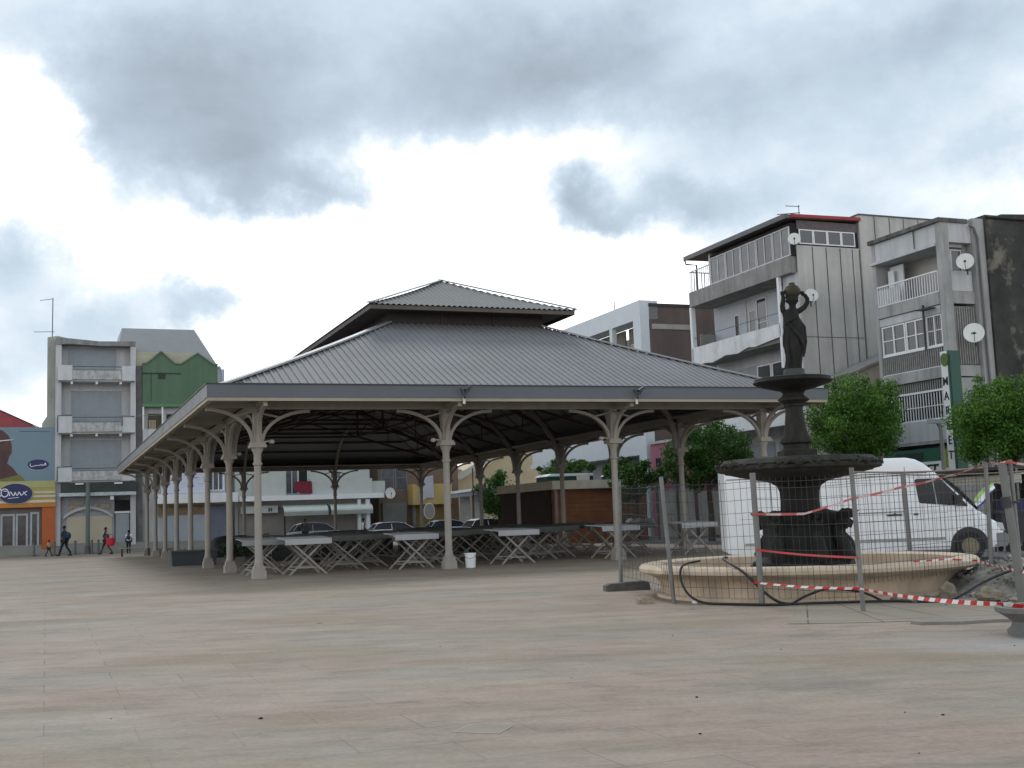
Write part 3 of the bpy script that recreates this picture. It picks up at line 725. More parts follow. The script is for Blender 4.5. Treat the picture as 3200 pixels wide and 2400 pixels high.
fs += [tuple(range(nr)), tuple((len(rings)-1)*nr+j for j in range(nr-1,-1,-1))]
m = MB(); m.add(vs, fs); body = m.build('body', van_m, van, smooth=28)
def side(pts, name, mm, d0=.004, parent=van, z=0):
    q = MB(); q.ext(pts, 'y', -d0, .01); return q.build(name, mm, parent)
side([(4.40,1.90),(4.44,1.93),(4.955,1.925),(5.02,1.88),(5.57,1.275),(5.55,1.25),(4.50,1.36),(4.465,1.39)], 'side_window', van_glass)
side([(4.86,1.318),(4.885,1.315),(4.82,1.928),(4.795,1.928)], 'window_bar', mat('window bar', (.30,.34,.35), .4, var=.05), .009)
m = MB()
for (x0,x1,z0,z1) in ((4.18,4.195,.36,2.22),(2.70,2.712,.36,2.2),(1.05,1.062,.40,2.2),(5.66,5.672,.75,1.2)): m.box(x0,x1,-.003,.008,z0,z1)
m.box(.05,4.7,-.004,.008,2.06,2.085); m.box(4.2,5.65,-.0025,.008,.33,.345); m.box(0.3,5.1,-.003,.008,1.12,1.128)
m.build('panel_gap', mat('panel gap', (.16,.16,.165), .7), van)
m = MB(); m.box(3.72,4.06,-.022,.01,1.085,1.125); m.ext([(3.86,1.125),(3.93,1.125),(3.9,1.16)],'y',-.02,.01); m.build('door_handle', plastic, van)
m = MB(); m.box(4.33,4.43,-.022,.01,1.09,1.13); m.build('door_handle', plastic, van)
m = MB(); m.box(5.97,6.05,-.012,.01,.84,.865); m.build('side_marker', plastic, van)
m = MB(); m.box(2.75,4.15,-.012,.006,1.16,1.185); m.box(.4,5.0,-.018,.006,.50,.56); m.build('side_rail', mat('grubby trim', (.30,.30,.29), .6, var=.2), van)
m = MB(); m.box(5.28,5.42,-.16,-.02,1.28,1.52); m.box(5.33,5.38,-.04,.01,1.36,1.42); m.build('mirror', plastic, van)
m = MB(); m.box(.2,5.1,-.006,.06,.20,.275); m.build('sill', mat('grubby sill', (.16,.155,.14), .8, var=.2), van)
# windscreen, bonnet line, lamps, bumper
m = MB(); vs = []; fs = []
for i in range(9):
    for j in range(13):
        s_ = i/8; y = .07+(WV-.14)*j/12; q = math.sin(PI*(.12+.76*j/12))**.7*math.sin(PI*(.08+.84*s_))**.6
        vs.append((5.0+.80*s_+.10*q, y, 2.0-.83*s_+.10*q))
for i in range(8):
    for j in range(12): fs.append((i*13+j,i*13+j+1,(i+1)*13+j+1,(i+1)*13+j))
m.add(vs, fs); ws = m.build('windscreen', van_glass, van, smooth=60)
so_ = ws.modifiers.new('thickness','SOLIDIFY'); so_.thickness = .06; so_.offset = -1
m = MB(); m.ext([(6.02,.30),(6.40,.31),(6.46,.40),(6.46,.56),(6.37,.62),(6.02,.60)],'y',.06,WV-.06); m.build('bumper', mat('grey bumper', (.20,.205,.20), .7, var=.15), van)
for y0 in (.10, WV-.42):
    m = MB(); m.ext([(6.22,.66),(6.39,.66),(6.345,.84),(6.24,.86)],'y',y0,y0+.32); m.build('headlight', mat('headlight glass', (.5,.52,.54), .15, var=.05), van)
def wheel(root, x, y, r, w, out=-1, hub=None, part='wheel'):
    q = MB(); n = 28
    prof = [(r*.60,-w/2),(r*.92,-w/2),(r,-w*.35),(r,w*.35),(r*.92,w/2),(r*.60,w/2)]
    q.lathe(prof, n, caps=False); q.v = [(x+p[0], y+p[2], r+p[1]) for p in q.v]
    wo = q.build(part, tyre, root, smooth=40)
    q = MB(); q.lathe([(r*.62,-w*.42),(r*.5,-w*.34),(r*.3,-w*.36),(r*.26,-w*.46),(.001,-w*.47)], n); q.lathe([(r*.62,w*.42),(.001,w*.36)], n)
    q.v = [(x+p[0], y+(p[2] if out < 0 else -p[2]), r+p[1]) for p in q.v]
    q.build('rim', hub, wo, smooth=40)
    return wo
hub_tan = mat('tan steel wheel', (.20,.165,.11), .6, var=.2)
for xw in (5.55, 1.55):
    n_ = 24
    q = MB(); q.ext([(xw+.435*math.cos(PI*i/n_), .335+.435*math.sin(PI*i/n_)) for i in range(n_+1)]+[(xw-.435,.24),(xw+.435,.24)],'y',-.006,.012); q.build('wheel_arch', plastic, van)
    q = MB(); q.ext([(xw+(.455)*math.cos(PI*i/n_), .335+.455*math.sin(PI*i/n_)) for i in range(n_+1)]+[(xw-.44*math.cos(PI*i/n_), .335+.44*math.sin(PI*i/n_)) for i in range(n_+1)],'y',-.022,.012); q.build('arch_lip', van_m, van)
    wheel(van, xw, .06, .335, .215, -1, hub_tan); wheel(van, xw, WV-.06, .335, .215, 1, hub_tan)

# ================================================================== site fence round the fountain
galv = mat('galvanised post', (.20,.20,.195), .6, metal=.4, var=.2, scale=3, stain=.4, stain_col=(.13,.115,.095), streak=(4,4,1.5))
wire = mat('mesh wire', (.045,.047,.05), .5, metal=.5, var=.1)
FP = [((1.86,21.74),(1.91,21.74),1.97),((2.33,18.0),(2.23,18.0),1.92),((3.47,17.05),(3.43,17.0),1.90),((4.49,15.59),(4.45,15.55),1.88),((7.12,17.9),(7.17,17.9),1.94)]
fence = thing('site_fence', 'sagging wire mesh site fence on thin posts across the front of the fountain', 'fence', (3.47,17.05,0))
oF = (3.47,17.05,0)
rads = (.038,.033,.043,.033,.033)
for (b0, t0, hz), rr in zip(FP, rads):
    m = MB(oF); m.tube([(b0[0],b0[1],0),((b0[0]*.5+t0[0]*.5),(b0[1]*.5+t0[1]*.5),hz/2),(t0[0],t0[1],hz)], rr, 8); m.build('post', galv, fence, smooth=50)
def mesh_panel(root, off, p0, p1, zlo, rail=True):
    (b0,t0,h0),(b1,t1,h1) = p0, p1
    m = MB(off); Lh = math.dist(b0, b1); n = max(4, int(Lh/.105))
    def pt(s, h):
        z0 = h*(h0-.06); z1 = h*(h1-.06)
        a = (b0[0]+(t0[0]-b0[0])*h, b0[1]+(t0[1]-b0[1])*h, z0); c = (b1[0]+(t1[0]-b1[0])*h, b1[1]+(t1[1]-b1[1])*h, z1)
        sag = -.03*math.sin(PI*s)*(h)
        wx = .025*math.sin(5*s+3*h)
        return (a[0]+(c[0]-a[0])*s+wx*.4, a[1]+(c[1]-a[1])*s+wx, a[2]+(c[2]-a[2])*s+sag)
    lo = zlo/h0
    for i in range(1, n):
        s = i/n+rnd.uniform(-.08,.08)/n; m.tube([pt(s,lo),pt(s,(lo+1)/2),pt(s,1)], .0044 if i % 3 == 0 else .003, 3, caps=False)
    for z in [q for q in (.06,.26,.44,.64,.86,1.06,1.24,1.42,1.62,1.8,1.9)]:
        h = z/2.0*1.02
        if h < lo or h > 1: continue
        m.tube([pt(s/10,h) for s in range(11)], .004, 3, caps=False)
    m.build('mesh', wire, root)
    if rail:
        m = MB(off); m.tube([pt(s/8,1) for s in range(9)], .012, 6); m.build('top_rail', mat('rusty rail', (.22,.17,.12), .7, var=.25), root)
mesh_panel(fence, oF, FP[0], FP[1], .1, rail=False); mesh_panel(fence, oF, FP[1], FP[2], .1, rail=False); mesh_panel(fence, oF, FP[2], FP[3], .12, rail=False); mesh_panel(fence, oF, FP[3], FP[4], .35)
back = thing('site_fence', 'short wire mesh fence panel standing behind the fountain beside the van', 'fence', (7.75,23.3,0)); oB = (7.75,23.3,0)
BP = [((4.9,24.1),(4.9,24.1),1.98),((7.72,23.3),(7.68,23.3),2.0),((9.4,21.6),(9.5,21.6),1.95)]
for (b0,t0,hz),rr in zip(BP,(.03,.05,.03)):
    m = MB(oB); m.tube([(b0[0],b0[1],0),(t0[0],t0[1],hz)], rr, 8); m.build('post', galv, back, smooth=50)
mesh_panel(back, oB, BP[0], BP[1], .1); mesh_panel(back, oB, BP[1], BP[2], .1)
sp = thing('fence_post', 'thick grey clamped post with tape at the right edge by the rubble', 'post', (6.44,15.25,0))
m = MB(); m.tube([(0,0,0),(-.05,0,.9),(-.12,0,1.86)], .055, 10); m.build('pole', mat('painted grey post', (.16,.165,.15), .6, var=.15, stain=.3), sp, smooth=50)
m = MB(); m.tube([(-.095,0,1.28),(-.105,0,1.42)], .066, 10); m.tube([(-.055,-.06,1.35),(.02,-.10,1.35)], .015, 6); m.build('clamp', dark_steel, sp, smooth=50)
m = MB(); m.tube([(.03,.03,0),(.0,.03,1.9)], .03, 8); m.build('inner_tube', galv, sp, smooth=50)
ft = thing('concrete_block', 'dark concrete foot block under the leftmost mesh fence post', 'fence foot', (1.95,21.45,0), .15)
m = MB(); m.ext([(-.42,0),(.40,0),(.38,.13),(.30,.16),(-.34,.13),(-.42,.10)],'y',-.13,.13); m.build('block', mat('dark concrete block', (.11,.105,.095), .95, var=.3, scale=6, bump=.4), ft)

# ------------------------------------------------------------------ barrier tape
tape_r = mat('tape red', (.58,.035,.035), .4, var=.08); tape_w = mat('tape white', (.78,.76,.74), .4, var=.05)
tape_fr = mat('faded tape red', (.42,.07,.06), .5, var=.15); tape_fw = mat('faded tape pale', (.52,.36,.33), .5, var=.15)
def tape(name, label, pts, w=.07, seg=.11, tw=.35, sag=0.0, ms=None):
    P = [Vector(p) for p in pts]; dense = []
    for a, b_ in zip(P, P[1:]):
        n = max(1, int((b_-a).length/(seg/2)))
        for i in range(n):
            s = i/n; q = a.lerp(b_, s); q.z -= sag*(b_-a).length*math.sin(PI*s); dense.append(q)
    dense.append(P[-1])
    m = MB(); vs = []; n = len(dense)
    for i, c in enumerate(dense):
        d = (dense[min(i+1,n-1)]-dense[max(i-1,0)]).normalized(); side_ = d.cross(Vector((0,0,1))).normalized()
        a = PI/2*(.86+tw*math.sin(i*.13)); up = Vector((0,0,1))*math.sin(a)+side_*math.cos(a)
        sk = d*w*.32
        wk = 1 if ms else .45+.55*i/n
        vs += [c+up*w*wk/2+sk, c-up*w*wk/2-sk]
    m.v = [tuple(v) for v in vs]
    for i in range(n-1): m.f.append((2*i,2*i+1,2*i+3,2*i+2)); m.m.append((i//2) % 2)
    o = m.build(name, ms or [tape_r, tape_w], None)
    sol = o.modifiers.new('thickness','SOLIDIFY'); sol.thickness = .002
    return tag(o, label, 'barrier tape')
tape('barrier_tape', 'red and white striped tape slanting low from fence post to the stone planter', [(3.36,17.0,.335),(4.44,15.5,.30),(5.05,12.35,.305),(5.9,11.4,.26)], .06, .12, .2, .012)
tape('barrier_tape', 'red tape at mid height between the two front fence posts before the pedestal', [(3.40,16.98,.80),(4.44,15.52,.70)], .028, .22, .3, .01, [tape_r, tape_fr])
tape('barrier_tape', 'faded red tape climbing along the fence top past the white van to the right post', [(3.38,16.97,1.31),(3.95,16.2,1.29),(4.42,15.52,1.47),(5.3,16.25,1.60),(6.2,17.0,1.74),(7.22,17.85,1.95),(6.34,15.18,1.87),(7.1,14.9,1.72)], .032, .26, .4, .008, [tape_fr, tape_fw])
tape('barrier_tape', 'red and white tape lying on the basin lip and running right over the rubble', [(5.7,17.12,.545),(6.35,17.55,.54),(6.80,17.6,.50),(6.44,15.17,.46),(7.3,14.9,.47)], .045, .13, .3, .006)
# ------------------------------------------------------------------ hose
hose_m = mat('black hose', (.012,.012,.013), .45, var=.2)
def smooth_path(P, n=8):
    P = [Vector(p) for p in P]; out = []
    for i in range(len(P)-1):
        p0, p1, p2, p3 = P[max(i-1,0)], P[i], P[i+1], P[min(i+2,len(P)-1)]
        for k in range(n):
            t = k/n
            out.append(.5*((2*p1)+(-p0+p2)*t+(2*p0-5*p1+4*p2-p3)*t*t+(-p0+3*p1-3*p2+p3)*t*t*t))
    out.append(P[-1]); return out
m = MB(); m.tube(smooth_path([(3.35,19.0,.62),(3.10,17.85,.64),(3.28,17.28,.46),(3.56,17.0,.14),(3.80,16.95,.022),(4.25,16.9,.02),(4.75,16.85,.02),(5.25,16.75,.02),(5.55,16.5,.02),(5.9,16.45,.02),(6.2,16.6,.10),(6.6,16.85,.24),(7.1,17.0,.38),(7.8,17.1,.46)]), .02, 8)
tag(m.build('hose', hose_m, None, smooth=60), 'thick black hose crossing the basin front and rising right over the rubble', 'hose')
m = MB(); m.tube(smooth_path([(2.78,18.15,.62),(2.50,18.05,.56),(2.44,17.9,.36),(2.52,17.75,.15),(2.72,17.62,.03),(3.1,17.25,.02),(3.6,16.9,.02),(3.85,16.93,.02),(4.1,17.0,.12),(4.45,17.08,.2),(4.9,17.05,.14),(5.15,16.95,.02)]), .018, 8)
tag(m.build('hose', hose_m, None, smooth=60), 'black hose looping down the left side of the stone basin to the ground', 'hose')
# ------------------------------------------------------------------ rubble, stones, planter
rub_m = mat('grey rubble', (.16,.155,.14), .95, var=.45, scale=6, bump=1.0, bscale=14, stain=.5, stain_col=(.28,.25,.20), streak=(5,5,5))
def noise2(x, y): return math.sin(x*2.1+y*1.3)*.5+math.sin(x*4.7-y*3.9+1)*.3+math.sin(x*9.1+y*8.3+2)*.2
m = MB(); n = 60; vs = []; fs = []
for i in range(n+1):
    for j in range(n+1):
        x = -1.5+5.6*i/n; y = -1.3+4.0*j/n
        h = .62*max(0, 1-((x-1.3)/2.3)**2-((y-.6)/1.6)**2)+.05*noise2(x*2, y*2)+.03*noise2(x*5+1, y*6)
        edge = min(i, n-i, j, n-j)
        vs.append((7.15+x, 17.4+y, max(-.03, h-.03) if edge else -.05))
for i in range(n):
    for j in range(n): fs.append((i*(n+1)+j,(i+1)*(n+1)+j,(i+1)*(n+1)+j+1,i*(n+1)+j+1))
m.add(vs, fs)
for q in range(420):
    x = rnd.gauss(.7,.9); y = rnd.gauss(-.1,.8); h = .62*max(0, 1-((x-1.3)/2.3)**2-((y-.6)/1.6)**2)
    s = rnd.choice([.015,.02,.025,.03,.045]); c = Vector((7.15+x,17.4+y,max(0,h)+s*.2))
    rot = Matrix.Rotation(rnd.uniform(0,6),3,Vector((rnd.random(),rnd.random(),rnd.random()+.1)).normalized())
    vv = [c+rot@Vector((a*s*rnd.uniform(.6,1.2),b_*s*rnd.uniform(.6,1.2),d*s*rnd.uniform(.4,.9))) for d in (-1,1) for b_ in (-1,1) for a in (-1,1)]
    m.cur = 1 if rnd.random() < .15 else 0
    m.add(vv, [(0,2,3,1),(4,5,7,6),(0,1,5,4),(2,6,7,3),(0,4,6,2),(1,3,7,5)])
tag(m.build('rubble', [rub_m, mat('pale broken stone', (.36,.34,.30), .9, var=.2)]), 'heap of grey rubble and broken stone chips right of the basin', 'rubble', kind='stuff')
def rock(name, label, cat, loc, dims, m_, seed, parent=None, pg=None):
    r2 = random.Random(seed); bm = bmesh.new(); bmesh.ops.create_icosphere(bm, subdivisions=3, radius=1)
    ph = [r2.uniform(0,6) for _ in range(6)]
    for v in bm.verts:
        c = v.co.copy(); k = 1+.18*math.sin(3*c.x+ph[0])*math.sin(4*c.y+ph[1])+.12*math.sin(7*c.z+ph[2]+3*c.x)
        v.co = Vector((c.x*dims[0]*k, c.y*dims[1]*k, (max(c.z, -.55)+.5)*dims[2]*k))
    me = bpy.data.meshes.new(name); bm.to_mesh(me); bm.free(); me.materials.append(m_)
    o = bpy.data.objects.new(name, me); COL.objects.link(o); o.location = loc
    return tag(o, label, cat, pg)
rock('rock', 'large yellowish broken rock lying in front of the rubble heap', 'rock', (6.45,16.35,0), (.20,.15,.12), mat('yellow limestone', (.22,.19,.14), .95, var=.35, scale=8, bump=.8), 4)
rock('rock', 'smaller buff rock leaning against the basin foot by the rubble', 'rock', (6.15,17.05,0), (.13,.10,.14), mat('buff stone', (.24,.20,.145), .95, var=.3, scale=8, bump=.8), 9)
rock('rock', 'pale stone lump lying by the foot of the right fence post', 'rock', (6.72,15.9,0), (.16,.12,.10), mat('pale lump', (.28,.26,.21), .95, var=.3, scale=8, bump=.8), 12)
for i,(x,y,lab) in enumerate(((2.62,17.85,'tiny white pebble at the foot of the basin under the hose loop'),(5.62,17.0,'small white crumpled scrap beside the hose before the basin'))):
    rock('pebble', lab, 'pebble', (x,y,0), (.045,.035,.03), white_paint, 20+i)
bk_ = thing('broken_brick', 'single broken beige brick lying on the plaza before the fence', 'brick', (1.92,18.15,0), .25)
m = MB(); m.box(-.13,.13,-.06,.06,0,.075); m.box(-.05,.09,-.05,.05,.075,.10); m.build('body', mat('crumbly brick', (.30,.26,.19), .95, var=.3, scale=12, bump=.8), bk_)
# slab of kerb stone and cracked paving edge
ks = thing('kerb_slab', 'broken pale kerb slab lying by the stone planter on the right', 'slab', (4.9,13.7,0), .05)
m = MB(); m.ext([(-.35,-.10),(.1,-.2),(.5,-.12),(.75,-.22),(.8,.12),(.5,.16),(-.1,.06),(-.4,.08)],'z',0,.035); m.build('slab', mat('slab stone', (.22,.205,.18), .9, var=.15, scale=3, bump=.3), ks)
pl = thing('planter', 'round grey stone planter bowl at the right edge holding the tape end', 'planter', (5.32,12.25,0))
stone_p = mat('planter stone', (.17,.165,.155), .9, var=.15, scale=4, stain=.4, stain_col=(.15,.145,.135), bump=.3)
m = MB(); m.lathe([(.30,0),(.31,.05),(.27,.08),(.25,.14),(.34,.20),(.36,.215),(.41,.24),(.42,.29),(.40,.295),(.34,.29),(.32,.24),(.02,.23)], 36); m.build('bowl', stone_p, pl, smooth=35)
m = MB()
for q in range(60):
    a = rnd.uniform(0,6.3); r = rnd.uniform(0,.25); c = Vector((r*math.cos(a),r*math.sin(a),.25)); d = Vector((rnd.uniform(-.06,.06),rnd.uniform(-.06,.06),rnd.uniform(.02,.06)))
    s = Vector((-d.y,d.x,0)).normalized()*.012
    m.add([c-s,c+s,c+d], [(0,1,2)])
m.build('weeds', mat('weed green', (.07,.12,.03), .8, var=.3), pl)
# ================================================================== right row: block with the red-edged roof
UF = 27.0
A = thing_ut('apartment_building', 'grey apartment block with glazed top floor, balcony and red edged roof', 'building', UF, 13.2)
m = ub(A); m.box(28.5,38,14.42,22.6,0,12.25); m.box(27.3,38,13.2,14.4,0,12.25); wallA = m.build('wall', conc_light, A)
m = ub(A); m.box(27.31,30.93,13.15,13.198,0,13.55); m.build('side_wall', conc_panel, A)
m = ub(A)
for u in (28.18,28.96,29.76,30.47,30.88): m.box(u-.018,u+.018,13.128,13.149,0,13.5)
m.box(27.4,30.8,13.13,13.149,9.2,9.22)
m.build('wall_joint', mat('dark joint', (.10,.10,.095), .9), A)
m = ub(A); m.box(30.94,38,13.1,21,0,15.2); m.build('tall_wall', conc_panel, A)
m = ub(A)
for u in (31.85,32.75,33.6,34.5): m.box(u-.015,u+.015,13.078,13.099,0,15.15)
m.box(30.9,38.05,13.05,21.05,15.2,15.26)
m.box(31.9,33.2,13.0,13.03,13.6,13.63); m.box(33.17,33.2,13.0,13.03,13.6,13.85)
m.build('wall_joint', mat('dark joint', (.1,.1,.095), .9), A)
# top floor
m = ub(A); m.box(26.960,38,13.3,22.55,12.25,13.05); m.build('top_slab', mat('stained spandrel', (.27,.265,.25), .9, var=.2, stain=.6, stain_col=(.10,.10,.095)), A)
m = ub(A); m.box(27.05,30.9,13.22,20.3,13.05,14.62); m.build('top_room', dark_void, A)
for i,(a,b_) in enumerate(((13.25,14.6),(14.65,16.0),(16.05,17.4),(17.45,18.8),(18.85,20.3))):
    window(A, 'a', 27.04, a, b_, 13.06, 14.45, 2, 1, alu, grey_glass if i % 2 == 0 else dark_glass, .05, .05)
m = ub(A); m.box(27.0,31,20.32,20.45,13.05,14.7); m.build('end_wall', conc_light, A)
for k_ in range(4):
    window(A, 'b', 13.2, 27.5+k_*.8, 28.28+k_*.8, 13.62, 14.32, 1, 1, white_clean, dark_glass, .05, .05)
m = ub(A); m.box(27.4,30.85,13.17,13.21,14.32,14.75); m.build('clerestory_band', mat('slatted band', (.12,.10,.10), .8, var=.3, scale=6), A)
m = ub(A); m.ext([(26.710,14.78),(26.710,14.95),(30.92,15.0),(30.92,14.86)],'y',13.0,22.35); m.build('roof', mat('brown roof', (.14,.115,.105), .8, var=.15), A)
m = ub(A); m.ext([(26.960,14.82),(26.960,14.97),(30.93,15.03),(30.93,14.88)],'y',12.93,12.995); m.build('roof_edge', red_fascia, A)
m = ub(A); m.box(26.610,26.700,13.0,22.35,14.74,14.97); m.tube([(26.660,22.3,14.8),(26.710,22.25,14.55),(27.260,22.1,14.5),(27.310,22.2,13.05)],.05,8); m.build('gutter', mat('dark gutter', (.10,.10,.105), .5), A)
railing(A, 'a', 27.040, 20.4, 22.5, 13.05, 14.2, mat('steel rail', (.45,.46,.47), .5, metal=.3), 10)
railing(A, 'b', 22.46, 27.080, 28.4, 13.05, 14.2, mat('steel rail', (.45,.46,.47), .5, metal=.3), 6)
# balcony floor below
m = ub(A); m.ext([(14.35,9.4),(15.5,9.32),(16.6,9.22),(17.2,9.3),(18.2,9.12),(19.3,9.2),(20.6,9.0),(21.4,9.08),(22.65,8.9),(22.65,10.02),(14.35,10.02)],'x',26.980,27.100); m.build('balcony_front', mat('stained white band', (.66,.67,.67), .75, var=.1, scale=1.5, stain=.55, stain_col=(.30,.295,.28), streak=(1.5,1.5,.5)), A)
m = ub(A); m.box(27.110,28.49,14.41,22.6,9.15,9.45); m.build('balcony_slab', mat('stained slab', (.2,.195,.18), .9, var=.2, stain=.4), A)
m = ub(A); m.box(26.980,27.140,14.3,14.46,7.9,12.24); m.build('post', white_paint, A)
m = ub(A); m.box(26.980,27.220,22.42,22.62,9.03,12.24); m.build('post', white_paint, A)
m = ub(A); m.box(27.060,27.080,14.47,22.4,10.55,10.575); 
for t in (16.2,18.2,20.3): m.box(27.060,27.080,t,t+.03,10.02,10.55)
m.build('railing', dark_steel, A)
for a in ((14.5,17.4),(19.4,22.5)):
    m = ub(A); m.box(28.44,28.499,*a,9.46,12.1); m.build('shutter', mat('pale shutter', (.42,.44,.47), .7, var=.06), A)
window(A, 'a', 28.5, 17.55, 18.5, 9.5, 12.0, 1, 2, alu, dark_glass, .08, .04, 'door')
window(A, 'a', 28.44, 20.0, 20.5, 9.9, 11.5, 1, 1, alu, dark_glass, .05, .03); window(A, 'a', 28.5, 18.6, 19.2, 9.9, 11.5, 1, 1, alu, dark_glass, .05, .03)
m = ub(A); m.box(27.5,28.4,22.45,22.55,9.46,10.8); m.build('end_screen', mat('wired screen', (.25,.25,.235), .8, var=.2), A)
m = ub(A); m.box(28.42,28.499,14.45,22.55,5.6,8.6); m.build('lower_grey_wall', grey_paint, A)  # grey layer over the recessed wall below the balcony
for (a,b_) in ((14.6,15.9),(16.0,17.3),(17.4,18.6)): window(A, 'a', 28.42, a, b_, 7.0, 8.55, 1, 2, white_clean, dark_glass, .06, .05)
for (a,b_) in ((19.3,20.1),(20.8,21.6)): window(A, 'a', 28.42, a, b_, 6.6, 8.2, 1, 1, alu, dark_glass, .06, .05)
m = ub(A); m.box(27.110,28.49,14.41,22.6,5.3,5.6); m.box(26.980,27.100,14.35,22.65,5.2,6.1); m.build('lower_balcony', white_paint, A)
for (a,b_) in ((14.8,17.2),(17.6,20),(20.3,22.3)):
    m = ub(A); m.box(28.44,28.499,a,b_,.1,4.6); m.build('roller_shutter', shutter_grey, A)
def dish(label, u, t, z, r, rz, tilt=.35, face='-b', cat='satellite dish', logo=False):
    d = thing('satellite_dish', label, cat, W(u, t, z), YAW+rz, 'satellite dishes on the buildings')
    m = MB(); prof = [(r*q/6, .22*r*(q/6)**2) for q in range(7)]
    m.lathe([(max(a,.001),b_) for a,b_ in prof]+[(r*.985,.22*r+.012),(.001,.02)], 28)
    # face axis -> -y, tilted up
    Mx = Matrix.Rotation(R_(90)-tilt,4,'X')@Matrix.Rotation(0,4,'Z')
    m.v = [tuple(Mx@Vector(p)) for p in m.v]
    m.v = [(p[0]*.92,p[1],p[2]) for p in m.v]
    rf = m.build('reflector', mat('dish white', (.66,.66,.62), .5, var=.06, stain=.15), d, smooth=50)
    m = MB(); m.tube([(0,.03,-r*.92),(0,-.35*r-.25,-r*.55),(0,-r*.9,-r*.1)],.014,6); m.ball((0,-r*.95,-r*.05),.05,8,6); m.build('feed_arm', dark_steel, d)
    m = MB(); m.tube([(0,.02,0),(.02,.22,-.05),(.05,.30,-.45)],.03,8); m.build('bracket', dark_steel, d)
    if logo:
        m = MB()
        for q in range(7): m.box(-.22+q*.062,-.22+q*.062+.045,-.012,.012,-.03,.05)
        Mt = Matrix.Rotation(-tilt,4,'X'); m.v = [tuple(Mt@Vector((p[0],p[1]-.03,p[2]))) for p in m.v]
        m.build('lettering', dark_steel, rf)
    return d
dish('white dish with its back strut on the glazed corner of the red roofed block', 26.95, 12.8, 13.7, .32, -.6)
dish('white dish on the panelled wall just behind the raised hand of the statue', 27.62, 12.7, 11.05, .34, -.35)
dish('white dish standing just behind the market roof by the upper fountain bowl', 24.9, 9.0, 6.35, .42, .2)
ant = thing_ut('antenna', 'thin twin bar aerial on the roof of the red edged block', 'antenna', 28.0, 13.6)
m = ub(ant); m.tube([(27.9,13.6,14.9),(27.9,13.6,15.62)],.022,6); m.tube([(27.95,13.6,15.55),(27.15,13.6,15.53)],.018,6); m.tube([(27.95,13.6,15.25),(26.65,13.6,15.08)],.02,6); m.build('mast', dark_steel, ant)
# low annex with sloping parapet between the two blocks
N_ = thing_ut('annex', 'low beige annex with sloping parapet between the two apartment blocks', 'building', 29, 9)
m = ub(N_); m.ext([(27.2,0),(36,0),(36,9.6),(31.6,8.35),(28.5,7.2),(27.2,6.9)],'y',11.2,13.0); m.build('wall', mat('beige render', (.40,.35,.30), .9, var=.08, stain=.2), N_)
m = ub(N_); m.ext([(27.15,6.92),(28.5,7.22),(31.6,8.37),(36,9.62),(36,9.72),(31.58,8.47),(28.45,7.31),(27.15,7.0)],'y',11.1,13.05); m.build('coping', mat('grey coping', (.27,.26,.25), .9), N_)

# ================================================================== right row: block over the green shop
B = thing_ut('apartment_building', 'shabby grey apartment block with barred balconies above a green shop sign', 'building', UF, 3.5)
m = ub(B); m.box(28.3,29.055,3.75,7.5,0,12.2); m.box(29.056,38,7.32,7.5,0,12.2); m.build('wall', concrete, B)
m = ub(B); m.box(28.5,29.05,3.3,3.74,0,12.4); m.build('pilaster', concrete, B)
m = ub(B); m.box(27,28.3,7.36,7.56,0,12.2); m.build('end_wall', concrete, B)
m = ub(B); m.box(26.98,27.36,3.42,3.72,0,12.25); m.build('corner_pillar', concrete, B)
m = ub(B); m.box(27.02,28.29,3.73,7.35,11.42,12.2); m.box(27.37,28.49,3.44,3.72,11.42,12.2); m.build('parapet', conc_light, B)
m = ub(B); m.box(26.86,28.3,3.36,7.62,12.2,12.36); m.box(26.96,26.975,4.9,4.95,11.45,12.18); m.build('cornice', mat('black stained cornice', (.09,.09,.085), .95, var=.5, scale=3, stain=.6, stain_col=(.25,.25,.24)), B)
m = ub(B); m.box(26.9,28.29,3.73,7.62,11.30,11.42); m.build('soffit_band', conc_light, B)
for z0,z1 in ((9.0,9.48),(6.15,6.58),(3.62,3.72)):
    m = ub(B); m.box(26.92,28.29,3.74,7.35,z0,z1); m.box(27.37,28.49,3.46,3.72,z0,z1); m.build('floor_slab', concrete, B)
# top balcony
m = ub(B); m.box(28.24,28.298,4.2,7.3,9.5,11.3); m.build('balcony_wall', mat('cream grey wall', (.42,.40,.37), .85, var=.08), B)
window(B, 'a', 28.24, 3.85, 4.45, 9.55, 11.2, 1, 2, white_clean, dark_glass, .07, .05, 'door'); window(B, 'a', 28.24, 4.55, 4.95, 9.55, 11.1, 1, 2, white_clean, dark_glass, .07, .05, 'door')
m = ub(B); m.box(27.6,27.66,6.4,7.2,9.5,11.2); m.box(27.4,27.46,6.75,7.1,9.5,11.0); m.build('hanging_sheet', mat('white sheet', (.66,.67,.68), .8, var=.1), B)
railing(B, 'a', 27.0, 3.76, 7.34, 9.5, 10.35, white_paint, 24, w=.03)
m = ub(B); m.box(27.03,27.05,6.0,7.33,9.5,10.2); m.build('balcony_panel', conc_light, B)
